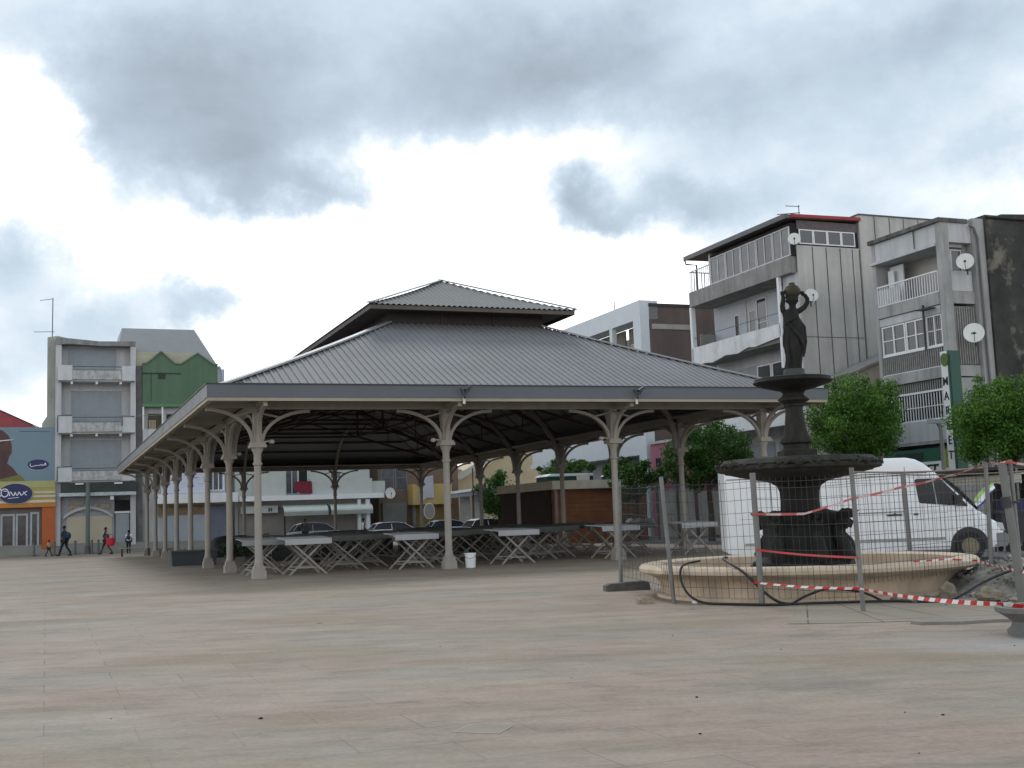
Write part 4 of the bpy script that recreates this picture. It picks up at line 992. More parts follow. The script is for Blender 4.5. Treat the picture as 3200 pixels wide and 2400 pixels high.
# third floor: framed glazing above a slatted apron
m = ub(B); m.box(27.0,27.05,3.76,7.34,8.66,8.98); m.build('panel', conc_light, B)
m = ub(B); m.box(27.25,28.28,3.76,7.34,6.6,8.65); m.build('curtained_room', mat('curtained room', (.06,.058,.055), .9, var=.5, scale=3), B)
window(B, 'a', 27.1, 5.9, 7.3, 7.42, 8.64, 2, 2, white_clean, dark_glass, .06, .07); window(B, 'a', 27.1, 4.7, 5.85, 7.42, 8.64, 2, 2, white_clean, dark_glass, .06, .07); window(B, 'a', 27.1, 3.78, 4.65, 7.42, 8.64, 2, 2, white_clean, dark_glass, .05, .07)
def slats(root, u, t0, t1, z0, z1, n, mm, w=.05, name='slat_screen'):
    m = ub(root)
    for i in range(n):
        c = t0+(t1-t0-w)*i/(n-1); m.box(u-.012,u+.012,c,c+w,z0,z1)
    return m.build(name, mm, root)
slat_m = mat('dull slats', (.27,.265,.25), .8, var=.25, scale=8)
slats(B, 27.06, 3.78, 7.33, 6.6, 7.38, 30, slat_m, .06); m = ub(B); m.box(27.02,27.1,3.76,7.34,7.36,7.42); m.box(27.02,27.1,3.76,7.34,6.56,6.62); m.build('rail', white_paint, B)
slats(B, 27.06, 3.78, 4.7, 7.42, 8.62, 9, slat_m, .05)
m = ub(B); m.box(26.85,26.9,4.55,4.62,7.3,9.1); m.box(26.55,26.9,3.9,4.6,8.85,8.9); m.build('clothes_frame', dark_steel, B)
# second floor: grille
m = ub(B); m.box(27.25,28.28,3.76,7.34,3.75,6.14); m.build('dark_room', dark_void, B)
slats(B, 27.06, 3.78, 7.0, 5.74, 6.14, 26, slat_m, .06)
m = ub(B); m.box(27.02,27.1,3.76,7.34,5.66,5.74); m.build('lintel', white_paint, B)
slats(B, 27.06, 3.9, 7.2, 4.62, 5.64, 22, white_paint, .035, 'grille'); m = ub(B); m.box(27.03,27.09,3.9,7.2,5.1,5.13); m.box(27.03,27.09,3.9,7.2,4.56,4.62); m.build('grille_rail', white_paint, B)
m = ub(B); m.box(27.0,27.05,3.76,7.34,3.74,4.55); m.build('apron', conc_light, B)
# side balconies towards the viewer
m = ub(B); m.box(27.4,28.45,3.5,3.56,9.5,10.3); m.build('side_parapet', conc_light, B)
window(B, 'b', 3.75, 27.65, 28.2, 10.3, 11.2, 1, 1, alu, dark_glass, .05, .05)
m = ub(B); m.box(27.4,28.45,3.5,3.55,6.6,8.9); m.build('side_screen', mat('mouldy screen', (.13,.13,.12), .9, var=.4, scale=3, stain=.5, stain_col=(.25,.24,.22)), B)
m = ub(B)
for i in range(9): m.box(27.42+i*.115,27.46+i*.115,3.46,3.499,6.62,8.85)
m.build('side_slats', slat_m, B)
m = ub(B); m.box(27.4,28.45,3.5,3.55,0,6.1); m.build('side_wall', concrete, B)
m = ub(B); m.tube([(28.5,3.25,12.0),(28.62,3.22,11.6),(28.66,3.22,6),(28.6,3.22,0)],.045,8); m.tube([(28.3,3.3,12.1),(28.5,3.25,12.0)],.04,8); m.build('drainpipe', mat('grey pipe', (.12,.12,.12), .6), B)
# shop front and sign
m = ub(B); m.box(26.94,27.0,3.75,7.5,2.94,3.46); m.build('sign_band', mat('shop green', (.012,.10,.06), .45, var=.1), B)
m = ub(B); m.box(26.92,26.938,5.3,6.9,3.05,3.32)
m.build('sign_lettering', mat('dark sign text', (.012,.03,.025), .5, var=.3, scale=20), B)
sg = ub(B); sg.box(26.93,27.0,3.75,7.5,2.38,2.94); sgo = sg.build('sign_board', white_paint, B)
o3 = OFF[B.name]
def mshift(M): M = M.copy(); M[0][3] -= o3[0]; M[1][3] -= o3[1]; M[2][3] -= o3[2]; return M
ink = mat('black lettering', (.012,.012,.012), .5)
text_mesh('MARKET', .52, 'lettering', ink, sgo, mshift(face_a(26.92, 6.75, 2.46)), .02, .25, .014, 1.12)
m = MB(); pts = [(3.88+.30*math.cos(2*PI*i/24)*(.9), 3.02+.36*math.sin(2*PI*i/24)) for i in range(24)]; m = ub(B); m.ext(pts,'x',26.86,26.92); m.build('emblem', mat('lime emblem', (.22,.26,.02), .5, var=.3, scale=4), B)
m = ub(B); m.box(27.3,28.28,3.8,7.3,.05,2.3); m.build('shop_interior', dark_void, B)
m = ub(B)
for t in (3.8,5.0,6.2,7.3): m.box(27.05,27.14,t-.05,t+.05,0,2.36)
m.build('shopfront_frame', mat('green grey frame', (.10,.14,.12), .6), B)
# projecting pylon sign
PYT = -.50
py = thing_ut('pylon_sign', 'tall narrow projecting shop sign with stacked black letters on white', 'sign', 26.6, 3.1)
m = ub(py); m.box(26.45,26.95,2.92,3.36,2.3,7.05); m.build('box', white_paint, py)
m = ub(py); m.box(26.44,26.96,2.90,3.0,2.3,7.05); m.build('edge', mat('pylon green', (.015,.075,.05), .5, var=.2), py)
m = ub(py); m.box(26.46,26.94,2.875,2.899,2.35,6.9); m.build('green_side', mat('pylon green', (.015,.075,.05), .5, var=.2), py)
o3 = OFF[py.name]
for i,ch in enumerate('MARKET'):
    text_mesh(ch, .46, 'letter', ink, py, mshift(face_a(26.44, 3.18, 5.75-i*.56)), .02, 0, .004, .85, 'CENTER')
m = ub(py); m.ext([(3.14+.20*math.cos(2*PI*i/20), 6.72+.25*math.sin(2*PI*i/20)) for i in range(20)],'x',26.415,26.449); m.build('emblem', mat('leaf green emblem', (.08,.13,.03), .6, var=.5, scale=14), py)
m = ub(py); m.bar((26.9,3.2,4.05),(27.1,3.5,4.05),.06,.08); m.bar((26.9,3.2,6.25),(27.1,3.5,6.25),.06,.08); m.build('bracket', dark_steel, py)
dish('white dish on the top side balcony of the shabby block', 27.8, 3.1, 10.55, .36, -.8)
dish('white dish with dark lettering strip low on the pillar of the shabby block', 27.7, 2.85, 7.70, .42, -.75, logo=True)
# black mouldy party wall
D = thing_ut('building', 'tall windowless building with black mould on its wall at the right edge', 'building', 29.06, 3.2)
m = ub(D); m.ext([(29.06,0),(38,0),(38,12.85),(34,12.85),(29.9,12.62),(29.7,12.55),(29.06,12.55)],'y',3.2,7.3); m.build('wall', mould_wall, D)
m = ub(D); m.box(29.055,38.05,3.1,3.199,12.40,12.46); m.build('coping', mat('black coping', (.015,.015,.015), .9), D)

# ================================================================== right row: far white and brown block, pink house
E_ = thing_ut('building', 'white fronted building with blank brown side wall seen above the market roof', 'building', UF, 28.5)
m = ub(E_); m.box(28.2,40,28.5,46,0,12.0); m.build('wall', grey_paint, E_)
m = ub(E_); m.box(27.6,40,28.3,28.498,0,13.55); m.build('side_wall', brown_wall, E_)
m = ub(E_); m.box(27.75,30.5,28.25,28.298,12.05,12.35); m.build('concrete_band', mat('pale band', (.34,.33,.30), .9, var=.15), E_)
m = ub(E_); m.box(27.59,40,28.24,28.299,13.4,13.58); m.build('coping', mat('dark coping', (.05,.05,.05), .9), E_)
m = ub(E_); m.box(27,28.19,28.3,45.9,12.65,13.75); m.box(27,27.58,28.29,29.2,0,12.65); m.box(27,27.3,32.0,32.35,0,12.65); m.box(27,27.3,38.6,38.9,0,12.65); m.build('white_frame', mat('bluish white render', (.60,.63,.66), .7, var=.05), E_)
m = ub(E_); m.box(27.02,27.25,29.21,31.99,9.0,9.9); m.box(27.02,27.25,32.36,38.59,9.0,9.9); m.box(27.02,28.19,28.5,45.9,8.7,9.0); m.box(27.02,27.25,29.21,31.99,5.0,5.9); m.box(27.02,27.25,32.36,45.5,5.0,5.9); m.box(27.02,28.19,28.5,45.9,4.7,5.0); m.build('balcony', mat('bluish white render', (.6,.63,.66), .7), E_)
m = ub(E_); m.box(28.1,28.199,29.3,31.9,9.9,12.6); m.box(28.1,28.199,32.4,45,9.9,12.6); m.build('recess_wall', mat('olive recess', (.19,.175,.13), .9, var=.15), E_)
for (a,b_) in ((29.5,30.3),(30.5,31.6)): window(E_, 'a', 28.1, a, b_, 9.95, 11.6, 2, 1, alu, dark_glass, .06, .05)
for z in (1.0,6.0):
    for a in (29.5,32.6,35,38.9,41.5): window(E_, 'a', 28.2, a, a+1.6, z, z+2.2, 2, 1, white_clean, dark_glass, .07, .06)
m = ub(E_); m.tube([(27.2,31.9,13.7),(27.2,31.9,14.3)],.03,6); m.box(27.3,27.5,29.0,29.2,12.2,12.4); m.build('roof_fitting', dark_steel, E_)
pk = thing_ut('house', 'small pink house front glimpsed through the right side of the market', 'house', UF, 25.5)
m = ub(pk); m.box(27.0,33,23.6,27.8,0,5.2); m.build('wall', mat('pink wall', (.36,.13,.17), .8, var=.1, stain=.2), pk)
window(pk, 'a', 27.0, 26.6, 27.2, 3.9, 4.4, 1, 1, dark_steel, dark_glass, .05, .04); window(pk, 'a', 27.0, 24.4, 25.4, 1.0, 2.2, 2, 1, alu, dark_glass, .06, .04)
m = ub(pk); m.box(26.9,33,23.5,27.9,5.2,5.35); m.build('roof', mat('pale roof', (.4,.4,.4), .7), pk)

# ================================================================== left row (t = 50 plane)
TB = 50.0
on = thing_ut('shop', 'low shop with orange pillar, striped sign band and pale blue picture billboard above', 'shop', -8, TB)
m = ub(on); m.box(-15,-4.76,TB+.3,60,.25,8.3); m.build('wall', mat('shop wall', (.4,.38,.33), .8, var=.1), on)
m = ub(on); m.box(-15,-4.73,TB,TB+.28,4.8,8.28); bb = m.build('billboard', mat('billboard blue', (.16,.235,.285), .5, var=.06, scale=.4), on)
o3 = OFF[on.name]
def onb(): return MB(o3)
m = onb(); y = TB
sil = [(-9.6,4.82),(-6.6,4.82),(-7.0,5.3),(-7.3,5.7),(-7.6,5.95),(-7.48,6.4),(-7.34,6.62),(-7.33,7.0),(-7.4,7.45),(-7.55,7.75),(-7.85,8.05),(-8.1,8.15),(-8.6,8.15),(-9.2,7.6),(-9.6,6.5)]
m.ext(sil,'y',y-.014,y-.004); m.build('poster_figure', mat('poster brown', (.085,.042,.038), .6, var=.25, scale=1.2), bb)
m = onb(); m.ext([(-9.6,4.82),(-6.55,4.82),(-6.62,5.0),(-6.9,5.22),(-7.35,5.1),(-8.2,4.9)],'y',y-.022,y-.0145); m.build('poster_cloth', mat('poster olive', (.17,.17,.05), .6, var=.15), bb)
m = onb(); m.bar((-8.3,y-.02,7.38),(-7.35,y-.02,7.47),.008,.05); m.bar((-7.45,y-.02,7.46),(-7.22,y-.02,7.53),.008,.025); m.build('poster_headband', white_clean, bb)
m = onb(); m.bar((-6.9,y-.01,8.02),(-5.1,y-.01,8.0),.01,.03); m.build('poster_line', mat('poster dark', (.06,.08,.1), .6), bb)
def oval(cx_, cz, a, b_, y0, y1, mm, name, parent, bld):
    q = bld(); q.ext([(cx_+a*math.cos(2*PI*i/40), cz+b_*math.sin(2*PI*i/40)) for i in range(40)],'y',y0,y1); return q.build(name, mm, parent)
navy = mat('sign navy', (.012,.018,.095), .4, var=.08)
oval(-5.75,5.80,.65,.345,y-.013,y-.004,mat('oval rim', (.35,.45,.47), .5),'oval_rim',bb,onb)
ov = oval(-5.75,5.84,.64,.335,y-.03,y-.0135,navy,'oval_badge',bb,onb)
m = onb()
def stroke(m, pts, w, yy): 
    for p, q in zip(pts, pts[1:]): m.bar((p[0],yy,p[1]),(q[0],yy,q[1]),.008,w,up=(0,0,1))
sq = [(-6.2,5.92),(-6.25,5.8),(-6.15,5.72),(-6.0,5.76),(-5.85,5.80),(-5.7,5.78),(-5.6,5.86),(-5.55,5.77),(-5.48,5.86),(-5.42,5.78),(-5.32,5.95),(-5.28,5.82),(-5.36,5.80)]
stroke(m, sq, .035, y-.035); m.build('badge_lettering', white_clean, ov)
# striped band
y2 = TB-.25
cols = [(4.35,4.79,(.38,.37,.16)),(4.12,4.35,(.40,.33,.11)),(3.98,4.12,(.52,.48,.36)),(3.86,3.98,(.36,.28,.09)),(3.74,3.86,(.55,.52,.42)),(3.56,3.74,(.36,.28,.08)),(3.40,3.56,(.58,.55,.47))]
m = onb(); ms = []
for i,(a,b_,c) in enumerate(cols): m.cur = i; m.box(-15,-4.70,y2+.02*(i%2),TB+.29,a,b_-.001); ms.append(mat('band %d' % i, c, .6, var=.06))
m.build('sign_band', ms, on)
m = onb(); m.box(-15,-4.68,y2-.02,TB+.29,3.10,3.399); m.build('orange_lintel', mat('lintel orange', (.46,.19,.035), .6, var=.1), on)
m = onb(); m.box(-5.50,-4.70,TB-.2,TB+.29,.30,3.09); m.build('orange_pillar', mat('pillar orange', (.42,.105,.025), .6, var=.15, stain=.25, stain_col=(.25,.06,.03)), on)
so = oval(-7.05,4.0,1.03,.68,y2-.06,y2-.012,mat('sign rim', (.45,.43,.25), .5),'sign_rim',on,onb)
so = oval(-7.06,4.0,.99,.635,y2-.10,y2-.061,navy,'oval_sign',on,onb)
m = onb(); yy = y2-.112
def circ(cx_, cz, a, b_, a0=0, a1=2*PI, n=24): return [(cx_+a*math.cos(a0+(a1-a0)*i/n), cz+b_*math.sin(a0+(a1-a0)*i/n)) for i in range(n+1)]
stroke(m, circ(-8.06,4.08,.16,.27,-PI*.5,PI*.5), .055, yy)           # end of the first letter
stroke(m, circ(-7.71,4.06,.215,.25), .06, yy); stroke(m, circ(-7.71,4.06,.12,.12,.6,2.2), .05, yy)
stroke(m, [(-7.43,3.85),(-7.40,4.12),(-7.34,4.10),(-7.22,3.88),(-7.17,3.87),(-7.10,4.10)], .05, yy)
stroke(m, [(-7.10,4.10),(-7.02,3.90),(-6.96,3.88),(-6.90,4.02),(-6.86,4.11),(-6.78,3.95),(-6.72,3.88)], .05, yy)
stroke(m, [(-6.72,3.88),(-6.62,3.98),(-6.45,4.12),(-6.38,4.13)], .05, yy); stroke(m, [(-6.62,4.13),(-6.55,4.0),(-6.42,3.88)], .05, yy)
stroke(m, [(-7.52,3.70),(-7.2,3.73),(-6.88,3.75)], .03, yy)
m.build('sign_lettering', white_clean, so)
# glazed shop front
m = onb(); m.box(-15,-5.52,TB+.1,TB+.28,.28,3.09); m.build('recess', mat('recess taupe', (.16,.13,.12), .8), on)
for (a,b_) in ((-9.6,-8.0),(-7.95,-7.1),(-7.05,-6.32),(-6.2,-5.66)):
    window(on, 'b', TB+.09, a, b_, .5, 2.72 if a < -6.3 else 2.8, 1, 1, mat('bluish frame', (.34,.38,.42), .5), mat('shop glass', (.035,.028,.025), .1, var=.7, scale=2.5), .12, .06, 'door')
m = onb(); m.box(-8.25,-8.1,TB+.0,TB+.08,.3,2.7); m.build('green_jamb', mat('lime jamb', (.2,.42,.12), .6), on)
m = onb(); m.ext([(-15,8.3),(-8.2,9.6),(-7.3,9.2),(-5.6,8.31),(-5.5,8.3)],'y',TB+2,TB+8); m.build('roof', mat('red sheet roof', (.27,.05,.06), .6, var=.1), on)
m = onb(); m.bar((-8.2,TB+1.95,9.62),(-5.55,TB+1.95,8.34),.05,.06); m.build('roof_edge', dark_steel, on)

# narrow grey block
G = thing_ut('apartment_building', 'narrow grey four storey block with three stained balconies and closed shutters', 'building', -2.3, TB)
m = ub(G); m.box(-4.72,.2,TB+.9,61,0.2,13.9); m.build('wall', conc_light, G)
m = ub(G); m.ext([(-4.80,.2),(-4.74,.2),(-4.74,14.2),(-3.95,14.15),(-3.95,14.3),(-4.6,14.45),(-5.25,14.35),(-5.25,9.1),(-5.55,8.6),(-5.55,.2)],'y',TB+.95,60); m.build('stair_wall', mat('mossy grey wall', (.36,.37,.33), .9, var=.12, stain=.5, stain_col=(.18,.19,.16)), G)
m = ub(G); m.box(-4.74,-4.38,TB-.02,TB+.9,.2,14.2); m.box(-.06,.28,TB-.02,TB+.9,.2,13.9); m.build('side_fin', conc_light, G)
m = ub(G); m.ext([(-4.74,13.72),(-3.9,13.78),(-2,13.68),(.26,13.7),(.26,14.02),(-2,13.98),(-3.95,14.15),(-4.74,14.2)],'y',TB-.1,TB+.88); m.build('roof_edge', mat('roof edge grey', (.25,.25,.25), .9, var=.2, stain=.5), G)
for (z0, zt, zs0, zs1, sa, sb, mt) in ((11.25,12.3,11.9,13.65,-3.95,-.95,0),(7.8,8.95,8.9,10.75,-3.72,-.62,1),(4.62,5.6,5.3,7.45,-3.78,-.62,2)):
    m = ub(G); m.box(sa,sb,TB+.84,TB+.898,z0+.15,zs1); q_ = int((sb-sa)/.16)
    for i in range(q_+1): m.box(sa+i*.16,sa+i*.16+.05,TB+.815,TB+.839,z0+.15,zs1-.02)
    m.build('shutter', shutter_grey, G)
    m = ub(G); m.box(sa-.1,sb+.1,TB+.78,TB+.898,zs1,zs1+.09); m.build('lintel', conc_light, G)
    m = ub(G); m.box(-4.36,-.08,TB-.35,TB+.88,z0,z0+.16); sl_ = m.build('balcony_slab', conc_light, G)
    chk = mat('pale balcony render', (.52,.54,.55), .8, var=.08, stain=.35, stain_col=(.25,.25,.24))
    m = ub(G); m.box(-4.60,-3.72,TB-.55,TB-.399,z0+.05,zt); m.box(-4.60,-4.45,TB-.4,TB-.03,z0+.051,zt-.001); m.build('balcony_cheek', chk, G)
    m = ub(G); m.box(-.62,.2,TB-.55,TB-.399,z0+.05,zt-.02); m.box(.06,.2,TB-.4,TB-.03,z0+.051,zt-.021); m.build('balcony_cheek', chk, G)
    m = ub(G); m.box(-3.71,-.63,TB-.52,TB-.44,z0+.12,z0+.72); m.build('balcony_front', mat('flaking balcony front', (.34,.345,.34), .9, var=.35, scale=4, stain=.6, stain_col=(.62,.62,.6), streak=(5,5,1.5)), G)
    m = ub(G); m.box(-3.71,-.63,TB-.5,TB-.47,z0+.74,z0+.76); m.box(-3.71,-.63,TB-.5,TB-.47,zt-.1,zt-.06)
    if mt: 
        m.tube([(-4.6,TB-.57,z0+.1),(-4.6,TB-.57,zt+.03),(-3.74,TB-.57,zt+.05)],.03,6); m.tube([(-.62,TB-.57,z0+.5),(-.62,TB-.57,zt),(.15,TB-.57,zt-.05)],.03,6)
    m.build('railing', dark_steel, G)
    m = ub(G)
    for u in (-3.75,-2.2,-.7): m.box(u-.07,u+.07,TB-.3,TB+.3,z0-.16,z0-.002)
    m.build('corbel', white_paint, G)
m = ub(G); m.box(-4.36,.3,TB-.5,TB+.88,3.95,4.6); m.build('dark_green_fascia', mat('dark green fascia', (.035,.045,.038), .7, var=.3), G)
m = ub(G); m.box(-4.5,.24,TB-.85,TB-.501,3.72,3.94); m.build('canopy_edge', mat('pale metal canopy', (.42,.46,.49), .5, var=.25, scale=5), G)
m = ub(G); m.box(-3.5,-3.0,TB-.6,TB-.505,4.48,4.56); m.box(-1.1,-.6,TB-.6,TB-.505,4.48,4.56); m.box(-1.35,-1.15,TB-.7,TB-.52,3.45,3.7); m.build('light_fitting', white_clean, G)
m = ub(G); m.box(-4.36,-1.05,TB+.30,TB+.89,.2,3.7); m.build('shop_recess', grey_paint, G)
m = ub(G); m.box(-4.0,-1.2,TB+.25,TB+.298,.22,2.42)
for i in range(17): m.box(-3.99,-1.21,TB+.235,TB+.249,.3+i*.12,.36+i*.12)
m.box(-4.0,-1.2,TB+.2,TB+.249,.22,.29); m.build('roller_shutter', shutter_cream, G)
m = ub(G); pts = [(-4.2,2.45)]+[(-4.2+3.05*i/14, 2.45+.62*math.sin(PI*i/14)**.8) for i in range(15)][1:-1]+[(-1.15,2.45)]
inn = [(p[0], p[1]-.18) for p in reversed(pts)]; m.ext(pts+inn,'y',TB+.05,TB+.249); m.build('arch_canopy', mat('pale grey arch', (.45,.47,.49), .6), G)
m = ub(G); m.box(-3.9,-2.5,TB+.24,TB+.299,2.7,3.3); m.box(-2.3,-1.3,TB+.24,TB+.299,2.85,3.25); m.build('faded_sign', mat('faded sign', (.33,.29,.23), .8, var=.5, scale=5), G)
m = ub(G); m.box(-.98,-.12,TB+.3,TB+.89,.2,2.55); m.build('door', shutter_grey, G)
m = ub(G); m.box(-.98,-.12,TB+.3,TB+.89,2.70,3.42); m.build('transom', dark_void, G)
m = ub(G); m.box(-1.04,-.06,TB+.2,TB+.89,2.56,2.69); m.build('door_lintel', white_paint, G)
an = thing_ut('antenna', 'tall thin aerial mast on the narrow grey block at the left', 'antenna', -4.95, 52)
m = ub(an); m.tube([(-4.95,52,14.3),(-4.93,52,17.2)],.03,6); m.tube([(-4.9,52,17.15),(-5.75,52,17.0)],.02,6); m.tube([(-4.8,52,14.9),(-6.1,52,14.85)],.02,6); m.build('mast', dark_steel, an)

cb = thing_ut('cable', 'sagging overhead cable between the narrow grey block and the green gabled block', 'cable', 0, TB-.6)
m = ub(cb); m.tube([(-4.2+i*.66, TB-.62, 9.05-.25*math.sin(PI*i/14)+.02*i) for i in range(15)], .014, 5); m.build('wire', mat('cable grey', (.25,.25,.25), .7), cb)
# green gabled block with curved roof
K = thing_ut('building', 'building with green double gable parapet and big curved grey roof', 'building', 3.2, TB)
grn = mat('leaf green wall', (.095,.16,.102), .85, var=.10, scale=.6, stain=.3, stain_col=(.05,.09,.06))
m = ub(K); m.ext([(.72,9.8),(5.66,9.8),(5.66,12.5),(5.4,12.5),(4.33,13.28),(3.2,12.5),(2.85,12.52),(1.92,13.36),(.95,12.52),(.72,12.5)],'y',TB,TB+.3); m.build('green_gable', grn, K)
m = ub(K)
for a,b_ in (((.72,12.52),(.95,12.53)),((.95,12.53),(1.92,13.37)),((1.92,13.37),(2.85,12.53)),((2.85,12.53),(3.2,12.52)),((3.2,12.52),(4.33,13.29)),((4.33,13.29),(5.4,12.52)),((5.4,12.52),(5.68,12.52))): m.bar((a[0],TB+.12,a[1]+.03),(b_[0],TB+.12,b_[1]+.03),.44,.08)
m.build('gable_coping', mat('grey green coping', (.17,.20,.16), .9, var=.2), K)
m = ub(K); m.box(.74,3.2,TB-.05,TB-.002,11.85,11.92); m.box(1.72,2.2,TB-.02,TB-.002,11.5,11.84); m.box(1.25,1.28,TB-.03,TB-.002,10.0,11.84); m.build('gable_trim', mat('dark green trim', (.03,.05,.035), .8), K)
m = ub(K); m.box(.70,5.68,TB-.04,TB-.002,9.62,9.8); m.build('string_course', mat('bright green course', (.10,.21,.11), .8), K)
m = ub(K); m.ext([(.1,12.35),(.0,13.42),(4.5,13.36),(5.2,12.4)],'y',TB+.5,TB+.9); m.build('yellow_roof', mat('pale yellow sheet', (.40,.39,.29), .7, var=.15, stain=.3, stain_col=(.3,.27,.2)), K)
# curved roof: barrel profile running along u
prof = [(TB+1.0,12.3),(TB+1.0,12.5),(TB+1.5,13.3),(TB+2.2,14.4),(TB+2.9,15.4),(TB+9,15.6),(TB+9,12.3)]
m = ub(K); n = len(prof)
xl = lambda z: -.66+.25*max(0,(z-14.2)/1.4); xr = lambda z: 5.85-1.42*max(0,(z-12.5))/2.9
vs = [(xl(z),t,z) for t,z in prof]+[(xr(z),t,z) for t,z in prof]
m.add(vs,[tuple(range(n)),tuple(range(2*n-1,n-1,-1))]+[(i,(i+1)%n,n+(i+1)%n,n+i) for i in range(n)]); m.build('curved_roof', mat('grey barrel roof', (.27,.275,.28), .6, var=.06, stain=.15, stain_col=(.2,.2,.2)), K, smooth=40)
m = ub(K); m.tube([(5.8,TB+.7,12.5),(6.0,TB+.7,12.1),(6.05,TB+.7,11.4),(6.0,TB+.7,0)],.14,8); m.build('rain_pipe', mat('bluish pipe', (.35,.40,.52), .5), K)
m = ub(K); m.box(.6,6.2,TB+.6,61,0.2,12.3); m.build('wall', conc_light, K)
m = ub(K); m.box(.3,.71,TB+.1,TB+.598,.2,12.4); m.build('dark_flank', mat('mouldy flank', (.13,.13,.125), .95, var=.4, stain=.5, stain_col=(.05,.05,.05)), K)
m = ub(K); m.box(.72,6.1,TB-.05,TB+.55,7.2,7.45); m.box(.72,6.1,TB-.05,TB+.02,7.45,8.1); m.build('loggia_parapet', conc_light, K)
m = ub(K)
for u in (.76,2.0,3.4,4.8,6.0): m.box(u-.05,u+.05,TB+.0,TB+.1,8.1,9.62)
m.build('loggia_post', white_paint, K)
window(K, 'b', TB+.6, 1.1, 2.0, 8.12, 9.2, 1, 1, mat('brown frame', (.12,.085,.03), .7), mat('amber room', (.05,.035,.012), .4, var=.5, scale=2), .05, .04)
window(K, 'b', TB+.55, 1.15, 1.6, 8.15, 8.75, 2, 2, mat('cream sash', (.45,.38,.25), .6), mat('amber pane', (.30,.24,.15), .4), .04, .03)
window(K, 'b', TB+.6, 2.3, 3.2, 8.12, 9.2, 1, 1, mat('brown frame', (.12,.085,.03), .7), dark_void, .05, .04)
# lower floors seen between the market columns
m = ub(K); m.box(1.6,6.9,TB-.5,TB+.5,3.08,3.72); m.build('white_canopy', white_paint, K)
m = ub(K); m.box(1.75,6.1,TB-.2,TB+.58,2.95,3.07); m.box(1.75,6.1,TB+.3,TB+.59,2.3,2.94); m.build('timber_transom', mat('timber transom', (.22,.165,.10), .75, var=.3, scale=3), K)
m = ub(K); m.box(2.2,5.1,TB+.25,TB+.599,.25,2.29); m.build('roller_shutter', mat('lilac grey shutter', (.33,.36,.40), .6, var=.05), K)
m = ub(K); m.box(5.15,6.1,TB+.25,TB+.599,.25,2.94); m.build('dark_blue_panel', mat('slate blue panel', (.13,.145,.19), .6), K)
m = ub(K); m.box(1.9,4.9,TB-.06,TB+.59,3.75,5.6); m.build('lavender_signboard', mat('lavender white board', (.56,.58,.68), .6, var=.05), K)
m = ub(K); stroke2 = [(4.0,4.75,.3),(4.6,4.75,.25)]
for (u,z,w) in stroke2: m.box(u,u+w,TB-.075,TB-.061,z,z+.08)
m.box(4.3,4.8,TB-.075,TB-.061,4.35,4.38); m.build('faint_lettering', mat('faint print', (.35,.36,.42), .6), K)
window(K, 'b', TB+.6, 5.0, 6.1, 3.9, 5.4, 3, 1, white_clean, grey_glass, .06, .05)

# ================================================================== buildings behind the market
H = thing_ut('building', 'low white two storey building with long white fascia and two awnings behind the market', 'building', 12, TB)
m = ub(H); m.box(6.9,16.5,TB+1,60,0.2,6.6); m.build('wall', mat('off white wall', (.45,.47,.44), .8, var=.06, stain=.25, stain_col=(.33,.34,.33)), H)
m = ub(H); m.box(7.0,17.2,TB-.3,TB+.98,3.08,3.42); m.build('fascia', white_clean, H)
m = ub(H); m.box(12.0,16.5,TB+.3,TB+.98,3.43,4.5); m.box(16.5,17.5,TB+.5,TB+3,3.43,4.3); m.box(8.3,10.3,TB+.4,TB+.98,3.43,5.2); m.build('parapet', mat('off white parapet', (.47,.49,.46), .8, var=.06), H)
window(H, 'b', TB+1, 10.4, 11.3, 3.5, 5.4, 2, 1, alu, grey_glass, .06, .05); window(H, 'b', TB+1, 11.3, 12.0, 3.5, 5.4, 1, 1, alu, dark_void, .05, .05)
window(H, 'b', TB+1, 13.6, 14.4, 4.55, 5.1, 2, 1, alu, grey_glass, .05, .05)
m = ub(H); m.box(7.1,10.2,TB+.6,TB+.99,.2,2.6); m.box(10.3,15.3,TB+.6,TB+.99,.2,2.3); m.build('shopfront', mat('taupe shopfront', (.22,.20,.185), .8, var=.1), H)
m = ub(H); m.box(7.2,9.7,TB+.2,TB+.59,2.25,2.75); m.build('sign_panel', mat('pale sign panel', (.48,.50,.46), .7), H)
m = ub(H); m.box(9.05,9.15,TB+.17,TB+.199,2.35,2.6); m.box(9.22,9.3,TB+.17,TB+.199,2.35,2.6); m.build('sign_marks', dark_steel, H)
def awning(root, u0, u1, mm, name='awning'):
    m = ub(root); n = 8; p = []
    for i in range(n+1):
        a = PI/2*i/n; p.append((TB+.6-1.1*math.sin(a), 2.75-.45*(1-math.cos(a))))
    p += [(TB-.5, 2.02)]
    q = [(a-.0, b_-.03) for a,b_ in reversed(p)]
    m.ext([(a,b_) for a,b_ in p]+q,'x',u0,u1); return m.build(name, mm, root)
awn_m = mat('pale green white canvas', (.55,.60,.56), .8, var=.08); awning(H, 10.0, 13.1, awn_m); awning(H, 13.3, 16.3, awn_m)
m = ub(H); m.box(15.3,15.5,TB-.2,TB+.1,.2,3.0); m.box(15.9,16.15,TB-.2,TB+.1,.2,3.0); m.build('pillar', white_paint, H)
rc = thing_ut('hanging_cloth', 'dark red cloth hung over the white balcony parapet behind the market', 'cloth', 11.5, TB)
m = ub(rc); m.ext([(10.9,4.38),(12.1,4.38),(12.14,3.5),(11.7,3.52),(11.5,3.62),(11.4,3.5),(10.85,3.75)],'y',TB+.2,TB+.24); m.build('cloth', mat('crimson cloth', (.17,.018,.035), .8, var=.15), rc)
dish('round white dish at the right end of the white fascia behind the market', 17.55, TB-.6, 3.36, .40, .0, .1)
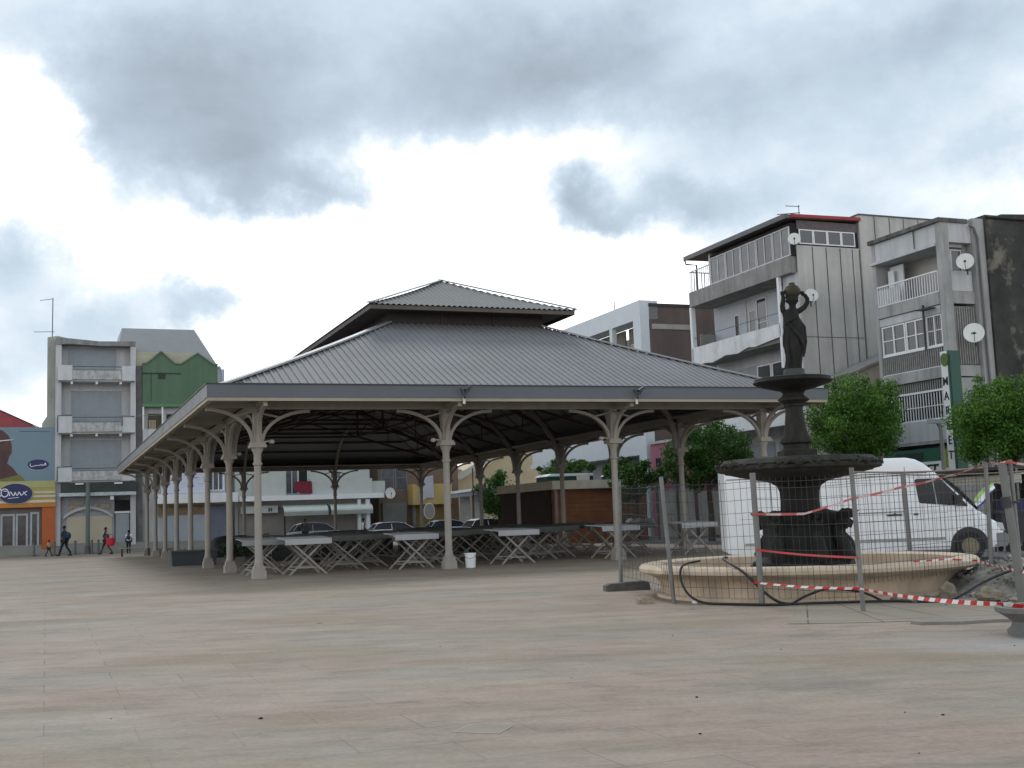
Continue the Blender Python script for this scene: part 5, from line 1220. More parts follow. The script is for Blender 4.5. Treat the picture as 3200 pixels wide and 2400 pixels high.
Y_ = thing_ut('building', 'brown upper floored building with ochre awning box behind the market', 'building', 19, TB)
m = ub(Y_); m.box(17.4,23.6,TB+2,62,.2,8); m.build('wall', mat('brown plaster', (.17,.12,.09), .85, var=.15), Y_)
window(Y_, 'b', TB+2, 17.6, 18.6, 3.6, 5.5, 1, 2, mat('grey frame', (.2,.2,.21), .6), grey_glass, .06, .05); window(Y_, 'b', TB+2, 18.7, 19.6, 3.6, 5.5, 1, 2, mat('grey frame', (.2,.2,.21), .6), grey_glass, .06, .05)
m = ub(Y_); m.box(19.6,22.6,TB+.6,TB+1.99,2.5,4.0); m.build('ochre_box', mat('ochre board', (.45,.33,.12), .75, var=.1), Y_)
m = ub(Y_); m.box(17.6,19.4,TB+1.6,TB+1.99,.2,2.7); m.box(19.8,20.0,TB+1.2,TB+1.59,.2,2.49); m.build('shopfront', mat('grey green shopfront', (.16,.17,.15), .8), Y_)
m = ub(Y_); m.box(20.1,22.6,TB+1.5,TB+1.98,.2,2.49); m.build('ochre_shopfront', mat('dark ochre', (.20,.145,.045), .8, var=.2), Y_)  # deeper ochre than the box above it
hc = thing_ut('hanging_cloth', 'pale torn sheet hanging in front of the ochre awning box', 'cloth', 20.6, TB)
m = ub(hc); m.ext([(20.1,4.45),(20.6,4.5),(21.15,4.62),(21.2,2.95),(20.7,3.0),(20.4,2.8),(20.05,2.75)],'y',TB+.5,TB+.54); m.build('cloth', mat('pale sheet', (.42,.44,.48), .8, var=.08), hc)
Q = thing_ut('building', 'cream building with steep gabled roof slopes behind the far end of the market', 'building', 27, 58)
m = ub(Q); m.ext([(22.5,.2),(34,.2),(34,6.2),(31.2,7.6),(27.6,5.4),(25.8,5.2),(24.2,5.8),(22.5,4.9)],'y',57,66); m.build('wall', mat('cream gable', (.52,.43,.28), .8, var=.1), Q)
m = ub(Q); m.bar((25.2,56.9,4.6),(31.3,56.9,7.9),.3,.5); m.build('gable_edge', mat('pale gable edge', (.55,.53,.47), .7), Q)
m = ub(Q); m.ext([(22.4,4.9),(24.2,5.85),(24.9,5.5),(23.6,4.1)],'y',56.4,56.95); m.build('red_brown_roof', mat('red brown roof', (.16,.06,.045), .8, var=.2), Q)
wc = thing_ut('shelter', 'flat white roofed street shelter behind the market beyond the right columns', 'shelter', 24, 50)
m = ub(wc); m.ext([(22.2,3.2),(25.6,3.55),(25.6,3.67),(22.2,3.36)],'y',48.6,50.6); m.build('roof', white_clean, wc)
m = ub(wc); m.ext([(22.3,2.9),(25.5,3.25),(25.5,3.54),(22.3,3.19)],'y',48.8,50.5); m.build('valance', grey_paint, wc)
m = ub(wc); m.box(23.2,23.9,50.2,50.5,0,3); m.box(24.1,25.0,50.2,50.5,0,3.1); m.build('back_panel', mat('pale grey panel', (.36,.37,.35), .8), wc)
m = ub(wc); m.tube([(23.6,48.7,0),(23.6,48.7,5.0)],.05,8); m.box(24.42,24.58,48.6,48.7,2.6,3.9); m.build('post', dark_steel, wc)
pr = thing_ut('parasol', 'closed dark green parasol above the shelter roof behind the market', 'parasol', 26.2, 50)
m = ub(pr); m.lathe([(.03,1.2),(.03,2.6)],8,(26.2,50)); m.build('pole', dark_steel, pr)
m = ub(pr); m.lathe([(.05,2.9),(.30,3.2),(.36,3.9),(.30,4.5),(.12,4.85),(.02,4.95)],14,(26.2,50),wob=lambda a,z:1+.12*math.cos(7*a)); m.build('canopy', mat('parasol green', (.012,.10,.045), .8, var=.2), pr, smooth=40)

# ================================================================== kiosk, stalls, gate on the right side of the market
kw = mat('brown boarding', (.21,.085,.037), .7, var=.25, scale=2, streak=(.6,.6,6), stain=.3, stain_col=(.07,.03,.02))
kd = mat('dark brown boarding', (.03,.016,.012), .8, var=.3)
ks_ = thing_ut('kiosk', 'brown boarded wooden kiosk with pale flat roof edge beside the market', 'kiosk', 20.3, 22)
m = ub(ks_); m.box(17.8,22.9,20.9,28,0,2.62); m.build('wall', kw, ks_)
m = ub(ks_)
for i in range(11): m.box(17.84,21.0,20.865,20.899,.15+i*.225,.15+i*.225+.2)
m.build('boarding', kw, ks_)
m = ub(ks_); m.box(21.02,22.85,20.87,20.898,.3,2.5); tp_ = m.build('tiled_panel', mat('brick tile panel', (.19,.10,.06), .8, var=.35, scale=5), ks_)
m = ub(ks_)
for i in range(8): m.box(21.05+i*.255,21.07+i*.255,20.855,20.869,.3,2.5)
for i in range(8): m.box(21.02,22.85,20.85,20.854,.45+i*.26,.47+i*.26)
m.build('tile_grid', mat('tile grid', (.06,.04,.03), .8), tp_)
m = ub(ks_); m.box(17.6,23.05,20.6,28.2,2.63,3.05); m.build('roof_edge', mat('stained pale fascia', (.55,.50,.40), .8, var=.12, stain=.3, stain_col=(.25,.22,.17)), ks_)
m = ub(ks_); m.box(17.72,17.798,21.2,28,.0,2.62); m.build('dark_side', kd, ks_)
m = ub(ks_); m.box(17.78,17.92,20.74,20.84,0,2.62); m.build('corner_post', mat('pale corner post', (.26,.235,.21), .8), ks_)
m = ub(ks_); m.lathe([(.0,3.06),(.32,3.07),(.34,3.35),(.36,3.4),(.1,3.42),(.001,3.42)],16,(20.4,23)); m.build('roof_tank', mat('grey tank', (.40,.40,.39), .7), ks_)
for i,(u0,u1,t,z,lab) in enumerate(((21.4,24.4,30.6,3.6,'dark green stall canopy with pale top edge left above the brown kiosk'),(23.9,25.8,27,3.45,'dark green stall canopy with pale top edge right above the brown kiosk'))):
    sc = thing_ut('stall_canopy', lab, 'canopy', (u0+u1)/2, t, 'green stall canopies behind the kiosk')
    m = ub(sc); m.ext([(u0,z),(u1,z),(u1-.1,z+.15),(u0+.3,z+.15)],'y',t-.6,t+1.2); m.build('top', mat('pale canopy top', (.60,.66,.68), .6), sc)
    m = ub(sc); m.box(u0+.05,u1-.05,t-.55,t+1.1,z-.35,z-.002); m.build('valance', mat('dark green canvas', (.015,.045,.03), .8), sc)
    m = ub(sc)
    for u in (u0+.1,u1-.1): m.tube([(u,t,0),(u,t,z-.3)],.04,6)
    m.build('pole', dark_steel, sc)
gt = thing_ut('gate', 'grey metal gate and railings between the brown kiosk and the van', 'gate', 25, 20)
m = ub(gt); m.box(23.1,25.2,20.1,20.2,.1,2.45); m.build('panel', mat('grey gate panel', (.36,.35,.32), .7, var=.2, scale=.8, stain=.4, stain_col=(.14,.135,.125)), gt)
m = ub(gt); m.box(25.3,27.4,19.8,19.9,.1,2.3); m.build('panel', mat('grey gate panel', (.36,.35,.32), .7), gt)
m = ub(gt)
for u in (23.05,24.2,25.25,26.4,27.45): m.box(u-.05,u+.05,20.0,20.08,0,2.95)
m.box(23,27.5,20.0,20.06,2.75,2.82); m.box(23,27.5,20.0,20.06,2.55,2.6)
for i in range(22): m.box(23.1+i*.2,23.125+i*.2,20.01,20.04,2.6,2.75)
m.build('frame', mat('dark gate frame', (.09,.095,.09), .6), gt)
# stall at the right edge
rs = thing_ut('market_stall', 'dark roofed market stall with cream scalloped awning at the right edge', 'stall', 23.5, -1.0)
m = ub(rs); m.ext([(22.6,2.30),(27.2,2.36),(27.2,2.46),(22.6,2.40)],'y',-3.2,1.6); m.build('roof', mat('dark stall roof', (.045,.05,.05), .7, var=.2), rs)
n = 48; m = ub(rs); pts = []
for i in range(n+1):
    t = .1-3.6*i/n; pts.append((t, 1.86+.035*abs(math.sin(PI*i/4))))
m.ext([(.1,2.14),(.1,1.9)]+pts[1:]+[(-3.5,2.14)],'x',23.05,23.08); m.ext([(23.05,2.14),(23.08,2.16),(24.6,2.3),(24.6,2.27)],'y',-3.5,.1); m.build('awning', mat('cream awning', (.56,.53,.44), .8, var=.08, stain=.15), rs)
m = ub(rs)
for (u,t) in ((23.1,.05),(23.1,-3.3),(26.8,.05),(26.8,1.5)): m.tube([(u,t,0),(u,t,2.34)],.035,8)
m.build('pole', galv, rs)
m = ub(rs); m.box(26.6,26.9,-3.2,1.5,0,2.3); m.build('back_wall', mat('dim stall back', (.07,.068,.06), .85, var=.4, scale=2), rs)
m = ub(rs); m.box(25.6,26.55,-3,1.2,.75,.8); m.box(25.6,26.55,-3,1.2,1.35,1.38); m.box(26.0,26.1,-2.9,1.1,0,.74); m.build('shelf', mat('stall shelf', (.2,.19,.17), .8), rs)
for i in range(7):
    g_ = thing_ut('goods_box', ['brown carton on the lower shelf of the right stall','pale carton on the lower shelf of the right stall','dark carton on the upper shelf of the right stall'][i % 3], 'box', 25.9, -2.6+i*.55, 'cartons on the stall shelves', z=0)
    m = ub(g_); z = .805 if i % 3 < 2 else 1.385; s_ = .16+.04*(i % 2)
    m.box(25.75,26.2,-2.6+i*.55-s_,-2.6+i*.55+s_,z,z+.3); m.build('carton', mat('carton %d' % (i % 3), [(.2,.13,.07),(.4,.38,.33),(.06,.06,.065)][i % 3], .8, var=.15), g_)
ban = thing_ut('advertising_banner', 'green white and violet advertising panel leaning up behind the van bonnet', 'banner', 20.5, -4.5)
m = MB(OFF[ban.name])
# slanted printed panel, three stripes
ban.location = (12.3, 31, 0); ban.rotation_euler = (0, 0, 0)
pA = [(20.25,-4.5,1.40),(20.40,-4.38,1.56),(20.60,-4.26,1.70),(20.93,-4.1,1.82)]
pB = [(20.24,-4.58,1.15),(20.50,-4.5,1.30),(20.70,-4.4,1.52),(20.93,-4.25,1.66)]
for k_,(w0,w1) in enumerate(((0,.42),(.42,.84),(.84,1.0))):
    m.cur = k_; n = 3
    rowa = [tuple(a[i]+(b_[i]-a[i])*w0 for i in range(3)) for a,b_ in zip(pA,pB)]; rowb = [tuple(a[i]+(b_[i]-a[i])*w1 for i in range(3)) for a,b_ in zip(pA,pB)]
    m.add(rowa+rowb,[(i,i+1,i+5,i+4) for i in range(3)])
po = m.build('panel', [mat('print lime', (.35,.52,.16), .5, var=.15), mat('print white', (.72,.74,.76), .5), mat('print violet', (.06,.03,.16), .5)], ban)
sm = po.modifiers.new('thickness','SOLIDIFY'); sm.thickness = .03
m = MB(OFF[ban.name]); m.tube([(20.85,-4.15,0),(20.85,-4.15,1.6)],.03,6); m.build('stand', dark_steel, ban)
tr = thing_ut('wheeled_bin', 'black wheeled rubbish bin with blue crate inside beyond the van front', 'bin', 19.7, -8.2)
m = ub(tr); m.ext([(19.35,.28),(20.1,.28),(20.3,1.15),(19.2,1.15)],'y',-8.6,-7.8); m.build('body', mat('black bin', (.022,.024,.028), .5, var=.25), tr)
m = ub(tr); m.box(19.15,20.35,-8.65,-7.75,1.10,1.17); m.build('rim', mat('black bin rim', (.03,.033,.036), .5), tr)
for u in (19.45,20.0):
    for t in (-8.5,-7.9):
        m = ub(tr); m.tube([(u,t-.03,.1),(u,t+.03,.1)],.1,12); m.box(u-.03,u+.03,t-.02,t+.02,.1,.3); m.build('wheel', tyre, tr)
tr.location = (13.0, 31.2, 0); tr.rotation_euler = (0, 0, 0); tr.scale = (.72, .85, .92)
cr = thing_ut('crate', 'dark blue plastic crate sitting on the black wheeled bin', 'crate', 19.75, -8.2, z=0)
m = ub(cr)
m.box(19.4,20.15,-8.5,-7.9,1.175,1.2)
for (a,b_,c,d) in ((19.4,20.15,-8.5,-8.48),(19.4,20.15,-7.92,-7.9),(19.4,19.42,-8.479,-7.921),(20.13,20.15,-8.479,-7.921)): m.box(a,b_,c,d,1.2,1.48)
m.build('body', mat('blue crate', (.012,.018,.07), .5, var=.15), cr)
cr.location = (13.04, 31.2, 0); cr.rotation_euler = (0, 0, 0); cr.scale = (.72, .85, .92)
lp = thing_ut('street_lamp', 'grey street lamp pole standing in front of the green shop sign', 'lamp post', 24.0, .9)
m = ub(lp); m.tube([(24.0,.9,0),(24.0,.9,3.95),(23.9,.9,4.1)],.07,10); m.tube([(24.0,.9,0),(24.0,.9,.8)],.1,10); m.build('pole', mat('lamp pole grey', (.26,.26,.25), .6, var=.1), lp, smooth=50)
m = ub(lp); m.box(23.5,24.1,.8,1.0,4.1,4.25); m.build('lamp_head', grey_paint, lp)
rk = thing_ut('rack', 'dark red framed display rack at the right edge under the stall', 'rack', 22.6, -4.6)
m = ub(rk)
for u in (22.4,23.2):
    for t in (-4.9,-4.4): m.box(u-.02,u+.02,t-.02,t+.02,0,1.75)
for z in (.4,.9,1.4,1.75): m.box(22.4,23.2,-4.9,-4.4,z,z+.03)
m.build('frame', mat('dark red frame', (.10,.02,.025), .6), rk)
# ================================================================== trees
def leaf_mat(name, c0, c1, c2):
    m = bpy.data.materials.new(name); m.use_nodes = True; nt = m.node_tree; N = nt.nodes; L = nt.links; b = N['Principled BSDF']
    g = N.new('ShaderNodeNewGeometry'); r = _ramp(nt, [(0,c0),(.55,c1),(1,c2)])
    tc = N.new('ShaderNodeTexCoord'); n = N.new('ShaderNodeTexNoise'); n.inputs['Scale'].default_value = 1.3; n.inputs['Detail'].default_value = 3
    L.new(tc.outputs['Object'], n.inputs['Vector'])
    mx = N.new('ShaderNodeMath'); mx.operation = 'MULTIPLY_ADD'; mx.inputs[1].default_value = .55; L.new(g.outputs['Random Per Island'], mx.inputs[0])
    sc = N.new('ShaderNodeMath'); sc.operation = 'MULTIPLY'; sc.inputs[1].default_value = .5; L.new(n.outputs['Fac'], sc.inputs[0]); L.new(sc.outputs[0], mx.inputs[2])
    L.new(mx.outputs[0], r.inputs['Fac']); L.new(r.outputs['Color'], b.inputs['Base Color'])
    b.inputs['Roughness'].default_value = .5; b.inputs['Specular IOR Level'].default_value = .35
    tr = N.new('ShaderNodeBsdfTranslucent'); L.new(r.outputs['Color'], tr.inputs['Color'])
    ms = N.new('ShaderNodeMixShader'); ms.inputs[0].default_value = .3
    L.new(b.outputs[0], ms.inputs[1]); L.new(tr.outputs[0], ms.inputs[2]); L.new(ms.outputs[0], N['Material Output'].inputs[0])
    return m
leafA = leaf_mat('bright tree leaf', (.016,.055,.007), (.062,.165,.018), (.20,.32,.05))
leafB = leaf_mat('deep tree leaf', (.012,.042,.007), (.038,.105,.014), (.12,.22,.04))
bark = mat('bark', (.07,.06,.05), .95, var=.35, scale=6, bump=.6)
def tree(name, label, loc, H, crown, R3, nclump, nleaf, ls, lm, seed, trunk=.1, shoots=0, group='trees beside the market'):
    r = random.Random(seed); o = thing(name, label, 'tree', loc, 0, group)
    cz = crown; rx, ry, rz_ = R3
    clumps = []
    for i in range(nclump):
        while True:
            d = Vector((r.gauss(0,1), r.gauss(0,1), r.gauss(0,1))).normalized(); q = r.uniform(.45,1.0)
            if d.z*q > -.95: break
        k = 1+.09*math.sin(3*math.atan2(d.y,d.x)+seed)+.08*math.sin(5*d.z+seed)+r.uniform(-.14,.15)
        clumps.append((Vector((d.x*rx*q*k, d.y*ry*q*k, cz+d.z*rz_*q*k)), r.uniform(.18,.40)*min(R3)))
    for i in range(shoots):
        a = r.uniform(0,6.28); clumps.append((Vector((rx*.55*math.cos(a), ry*.55*math.sin(a), cz+rz_*r.uniform(.92,1.08))), .13*min(R3)))
    vs = []; fs = []
    def leaf(c, s):
        n_ = (Vector((r.gauss(0,1), r.gauss(0,1), r.gauss(.5,1)))).normalized(); t = n_.orthogonal().normalized(); t = Matrix.Rotation(r.uniform(0,6.28),3,n_)@t; b_ = n_.cross(t)
        i = len(vs)
        vs.extend([tuple(c-t*s), tuple(c+b_*s*.42-n_*s*.1), tuple(c+t*s), tuple(c-b_*s*.42-n_*s*.1)]); fs.append((i,i+1,i+2,i+3))
    per = nleaf//len(clumps)
    for c, cr in clumps:
        wgt = int(per*max(.25,(cr/(.32*min(R3)))**2))
        for _ in range(wgt):
            d = Vector((r.gauss(0,1), r.gauss(0,1), r.gauss(0,1))).normalized()*cr*(r.random()**.4)*r.uniform(.7,1.25)
            d.z *= .8; leaf(c+d, ls*r.uniform(.6,1.25))
    for _ in range(nleaf//5):
        d = Vector((r.gauss(0,1), r.gauss(0,1), r.gauss(0,1))).normalized()*r.uniform(.3,.92)
        leaf(Vector((d.x*rx, d.y*ry, cz+d.z*rz_)), ls*r.uniform(.6,1.1))
    m = MB(); m.v = vs; m.f = fs; m.m = [0]*len(fs)
    me = bpy.data.meshes.new('crown'); me.from_pydata(vs, [], fs); me.materials.append(lm); me.update()
    co = bpy.data.objects.new('crown', me); COL.objects.link(co); co.parent = o
    m = MB(); m.tube([(0,0,0),(.03,.02,cz*.3),(-.02,.03,cz*.62),(0,0,cz*.9)], [trunk*1.25,trunk,trunk*.85,trunk*.5], 10)
    for c, cr in r.sample(clumps, min(9, len(clumps))):
        b0 = Vector((0,0,cz*r.uniform(.55,.8))); mid = b0.lerp(c,.5)+Vector((0,0,.12)); m.tube([b0,mid,c],[trunk*.5,trunk*.32,trunk*.1],6)
    m.build('trunk', bark, o, smooth=60)
    return o
tree('tree', 'big bright green tree right of the fountain behind the white van', (12.62,43,0), 6, 4.35, (1.85,1.8,1.5), 80, 32000, .062, leafA, 3, .11, 5)
tree('tree', 'large dark green tree beyond the right corner of the market', (8.55,52,0), 6, 3.95, (2.25,2.2,1.45), 64, 24000, .07, leafB, 5, .13)
tree('tree', 'dark green tree at the right edge above the stall roof', (16.3,38.6,0), 6, 3.95, (1.8,1.8,1.45), 110, 40000, .06, leafA, 23, .11, 2)
tree('tree', 'low spreading tree with dry tips left of the large dark one', W(20.6,17.6), 4, 2.95, (1.5,1.5,.85), 26, 6500, .085, leafB, 11, .09)
tree('tree', 'small bushy tree rising above the left part of the kiosk roof', W(23.5,32), 4.4, 4.0, (1.9,1.8,.85), 28, 6000, .10, leafB, 14, .09)
tree('tree', 'small bushy tree above the roof tank of the kiosk', W(24.4,26.5), 4.2, 3.85, (1.2,1.2,.6), 20, 4000, .09, leafB, 15, .08)
tree('tree', 'slim green tree seen between the white shelter and the dark kiosk side', W(20.9,36.5), 4.5, 2.5, (1.35,1.3,1.6), 30, 6500, .10, leafB, 17, .10)
tree('tree', 'light leafed tree between the shabby block and its shop sign', W(25.4,6.9), 5.5, 4.75, (1.0,1.0,1.0), 20, 3500, .08, leafA, 19, .08)
def bush(label, loc, R, seed, lm=leafB):
    r = random.Random(seed); o = thing('potted_plant', label, 'plant', loc, 0, 'plants stored under the left side of the market')
    vs = []; fs = []
    for _ in range(700):
        d = Vector((r.gauss(0,1),r.gauss(0,1),r.gauss(0,1))).normalized()*R*r.uniform(.4,1); c = Vector((d.x,d.y,.38+R*.7+d.z*.9)); s = r.uniform(.03,.06)
        n_ = Vector((r.gauss(0,1),r.gauss(0,1),r.gauss(.4,1))).normalized(); t = n_.orthogonal().normalized(); b_ = n_.cross(t); i = len(vs)
        vs += [tuple(c-t*s),tuple(c+b_*s*.5),tuple(c+t*s),tuple(c-b_*s*.5)]; fs.append((i,i+1,i+2,i+3))
    m = MB(); m.add(vs, fs); m.build('foliage', lm, o)
    m = MB(); m.lathe([(.14,0),(.2,.36),(.21,.38),(.18,.38),(.17,.3)],16); m.build('pot', mat('dark pot', (.05,.045,.04), .8, var=.2), o)
dim_leaf = leaf_mat('dull plant leaf', (.015,.03,.012), (.03,.05,.022), (.06,.08,.04))
for i,(u,t,R,l) in enumerate(((1.2,9.3,.42,'dull green plant in a dark pot nearest the third left column'),(1.5,7.9,.5,'dull green plant in a dark pot just left of the grey table'),(.9,11.6,.38,'dull green plant in a dark pot beside the slate storage box'))): bush(l, W(u,t), R, 30+i, dim_leaf)
p0_ = None
for (x, y) in ((-1.92,8.75),(.42,10.3),(2.55,11.75),(1.3,9.0),(1.1,7.55),(2.55,8.05),(2.75,7.9),(4.7,11.4),(4.75,10.7),(2.2,6.75),(-3.1,9.0),(-.9,13.2),(1.7,13.4)):
    if p0_ is None:
        p0_ = rock('pebble', 'tiny dark pebble lying loose on the open paving', 'pebble', (x,y,0), (.015,.012,.008), mat('dark pebble', (.02,.02,.02), .9), 77, pg='dark pebbles scattered over the paving'); o = p0_
    else:
        o = p0_.copy(); COL.objects.link(o); o.location = (x,y,0); o.rotation_euler = (0,0,x*9); q = rnd.uniform(.35,.8); o.scale = (q,q,q)
# weeds on the basin wall
# ================================================================== cars
def car(label, loc, rz, col, mname):
    o = thing('parked_car', label, 'car', loc, rz, 'cars parked around the market')
    pm = mat(mname, col, .3, var=.04, spec=.5)
    L0 = 4.1; Wd = 1.7
    def sect(pts, y0, y1, ins=0): m = MB(); m.ext(pts,'y',y0,y1); return m
    low = [(0,.28),(0,.62),(.06,.86),(.35,.93),(3.1,.92),(3.75,.80),(4.05,.64),(4.1,.50),(4.08,.28)]
    m = MB(); n = len(low); vs = []
    for y,k in ((0,.03),(.05,0),(Wd-.05,0),(Wd,.03)):
        vs += [(x+(k if x < 2 else -k), y, z-(k if z > .5 else 0)) for x,z in low]
    fs = [tuple(range(n)), tuple(3*n+i for i in range(n-1,-1,-1))]
    for a in range(3): fs += [(a*n+i, a*n+(i+1)%n, (a+1)*n+(i+1)%n, (a+1)*n+i) for i in range(n)]
    m.add(vs, fs); m.build('body', pm, o, smooth=35)
    up = [(.15,.92),(.55,1.36),(.9,1.46),(1.9,1.47),(2.35,1.38),(3.15,.91)]
    m = MB(); n = len(up); vs = [(x,.06+(z-.9)*.3,z) for x,z in up]+[(x,Wd-.06-(z-.9)*.3,z) for x,z in up]
    m.add(vs,[tuple(range(n)),tuple(range(2*n-1,n-1,-1))]+[(i,(i+1)%n,n+(i+1)%n,n+i) for i in range(n)]); m.build('cabin', van_glass, o)
    rf = [(.5,1.35),(.9,1.475),(1.9,1.485),(2.38,1.375),(2.34,1.36),(1.9,1.45),(.9,1.44)]
    m = MB(); m.ext(rf,'y',.2,Wd-.2)
    for y0 in (.055, Wd-.115):
        sg_ = 1 if y0 < .5 else -1
        for (a,b_) in (((.18,.92),(.56,1.38)),((2.36,1.38),(3.12,.92)),((1.5,.92),(1.5,1.46))):
            m.bar((a[0],y0+.03,a[1]),(b_[0],y0+.03+sg_*(b_[1]-.9)*.3,b_[1]),.035,.045)
    m.build('roof', pm, o)
    for y0 in (.1, Wd-.4):
        m = MB(); m.box(3.98,4.085,y0,y0+.3,.58,.70); m.build('headlight', mat('headlight glass', (.5,.52,.54), .15), o)
    for x in (.75, 3.25):
        wheel(o, x, .08, .3, .18, -1, mat('alloy', (.3,.3,.31), .4, metal=.5)); wheel(o, x, Wd-.08, .3, .18, 1, mat('alloy', (.3,.3,.31), .4))
    return o
car('silver hatchback parked before the white building behind the market', W(9.6,45.2), YAW, (.33,.35,.37), 'silver paint')
car('white car parked left of the round sign behind the market', W(15.2,46), YAW, (.7,.71,.73), 'white car paint')
car('pale car parked to the right of the round sign behind the market', W(19.6,47), YAW, (.6,.64,.70), 'pale car paint')
car('white car parked beside the ochre shopfront behind the market', W(21.8,44.5), YAW+.15, (.74,.75,.77), 'white car paint')
sh = thing_ut('plastic_sheet', 'bluish white crumpled plastic sheet lying on a table right of the third front column', 'sheet', 13.3, 3.6)
m = ub(sh); vs = []; fs = []
for i in range(9):
    for j in range(7): vs.append((12.9+.11*i, 3.2+.1*j, 1.10+.05*math.sin(i*1.3+j)+.10*math.cos(j*.9)*math.exp(-((i-3)/2.5)**2)-(.16 if i == 8 else 0)))
for i in range(8):
    for j in range(6): fs.append((i*7+j,i*7+j+1,(i+1)*7+j+1,(i+1)*7+j))
m.add(vs, fs); so_ = m.build('sheet', mat('plastic sheet', (.55,.60,.66), .35, var=.1), sh, smooth=60)
rsn = thing_ut('road_sign', 'round sign disc on a thin pole seen behind the market tables', 'road sign', 18.4, 43)
m = ub(rsn); m.tube([(18.4,43,0),(18.4,43,1.6)],.03,8); m.build('pole', galv, rsn)
m = ub(rsn); m.ext([(18.4+.36*math.cos(2*PI*i/28), 1.95+.5*math.sin(2*PI*i/28)) for i in range(28)],'y',42.93,42.96); m.build('disc', mat('sign grey', (.30,.29,.28), .6, var=.1), rsn)
m = ub(rsn); m.tube([(18.4+.37*math.cos(2*PI*i/28), 42.95, 1.95+.51*math.sin(2*PI*i/28)) for i in range(29)],.025,6); m.build('rim', white_paint, rsn)
# ================================================================== street furniture, left
boll_m = mat('green grey bollard', (.10,.125,.115), .6, var=.12)
bspots = [((42,58.1),-5.95,48.75,'bollard before the shop doors at the far left'),((0,0),-4.75,48.75,'bollard before the orange pillar of the shop'),((0,0),-3.5,48.75,'bollard just right of the walking man'),((0,0),-2.5,48.78,'bollard immediately right of the tall grey pole'),((0,0),-2.1,48.75,'bollard hidden partly by the woman with the red bag')]
b0 = None
for i,(_,u,t,l) in enumerate(bspots):
    if b0 is None:
        b0 = thing_ut('bollard', 'green grey '+l, 'bollard', u, t, 'bollards along the pavement')
        m = MB(); m.lathe([(.075,0),(.075,.78),(.07,.80),(.085,.82),(.085,.86),(.03,.88)],14); m.build('post', boll_m, b0, smooth=40)
        m = MB(); m.lathe([(.11,0),(.11,.03),(.08,.035)],14); m.build('base', dark_steel, b0, smooth=40)
        o = b0
    else:
        o = copy_tree(b0); o['label'] = 'green grey '+l
    o.location = W(u, t)
pole = thing_ut('street_lamp', 'tall grey green pole standing on the pavement before the narrow grey block', 'lamp post', -2.75, 48.9)
m = ub(pole); m.tube([(-2.75,48.9,0),(-2.75,48.9,4.6)],.13,12); m.build('pole', mat('pole green grey', (.115,.135,.13), .6, var=.1), pole, smooth=50)
m = ub(pole); m.tube([(-2.75,48.9,0),(-2.75,48.9,.5)],.17,12); m.build('base', mat('pole base', (.09,.1,.1), .7), pole, smooth=50)
# bench and pallets by the far left columns
bn = thing_ut('bench', 'low slatted bench at the far left corner of the market', 'bench', -.6, 36)
m = ub(bn)
for i in range(4): m.box(-1.6,.2,35.6+i*.15,35.72+i*.15,.42,.46)
m.build('seat', mat('bench slats', (.28,.26,.22), .8, var=.2), bn)
for u in (-1.4,0):
    m = ub(bn); m.box(u-.04,u+.04,35.65,36.1,0,.419); m.build('leg', dark_steel, bn)
for i,(u,t,l) in enumerate(((.6,33.2,'stack of grey pallets between the far left columns'),(.7,27.3,'stack of pale crates near the fifth left column'))):
    s_ = thing_ut('pallet_stack', l, 'pallets', u, t)
    for k_ in range(3):
        m = ub(s_)
        for q in range(5): m.box(u-.5+q*.22,u-.36+q*.22,t-.5,t+.5,.1+k_*.14,.125+k_*.14)
        for q in (-.42,0,.42): m.box(u-.5,u+.52,t+q-.04,t+q+.04,k_*.14,.099+k_*.14)
        m.build('pallet', mat('pallet wood', (.25,.235,.21), .85, var=.2), s_)
gb = thing_ut('bin', 'small grey box bin standing left of the van beyond the fence', 'bin', 12.9, -5.2)
m = ub(gb); m.ext([(12.65,.02),(13.15,.02),(13.2,.82),(12.6,.82)],'y',-5.5,-5.0); m.build('body', mat('grey bin', (.10,.105,.10), .7, var=.2), gb)
m = ub(gb); m.box(12.57,13.23,-5.53,-4.97,.821,.88); m.build('lid', mat('grey bin lid', (.13,.135,.13), .6), gb)

# ================================================================== people
skin = mat('dark skin', (.055,.03,.02), .6, var=.1); hairm = mat('black hair', (.008,.007,.007), .8)
def skin_obj(name, nodes, edges, m, parent, sub=2):
    names = list(nodes); me = bpy.data.meshes.new(name)
    me.from_pydata([nodes[k][0] for k in names], [], [])
    me = bpy.data.meshes.new(name); me.from_pydata([nodes[k][0] for k in names], [(names.index(a), names.index(b_)) for a,b_ in edges], [])
    o = bpy.data.objects.new(name, me); COL.objects.link(o); o.parent = parent
    sk = o.modifiers.new('skin','SKIN'); sk.use_smooth_shade = True
    for i,k in enumerate(names):
        r = nodes[k][1]; me.skin_vertices[0].data[i].radius = r if hasattr(r,'__len__') else (r, r)
    me.skin_vertices[0].data[0].use_root = True
    s = o.modifiers.new('sub','SUBSURF'); s.levels = sub; s.render_levels = sub
    # freeze to a plain mesh so every figure is ordinary geometry
    dg = bpy.context.evaluated_depsgraph_get(); nm = bpy.data.meshes.new_from_object(o.evaluated_get(dg))
    nm.name = name; nm.materials.clear(); nm.materials.append(m); o.modifiers.clear(); o.data = nm
    nm.polygons.foreach_set('use_smooth', [True]*len(nm.polygons))
    return o
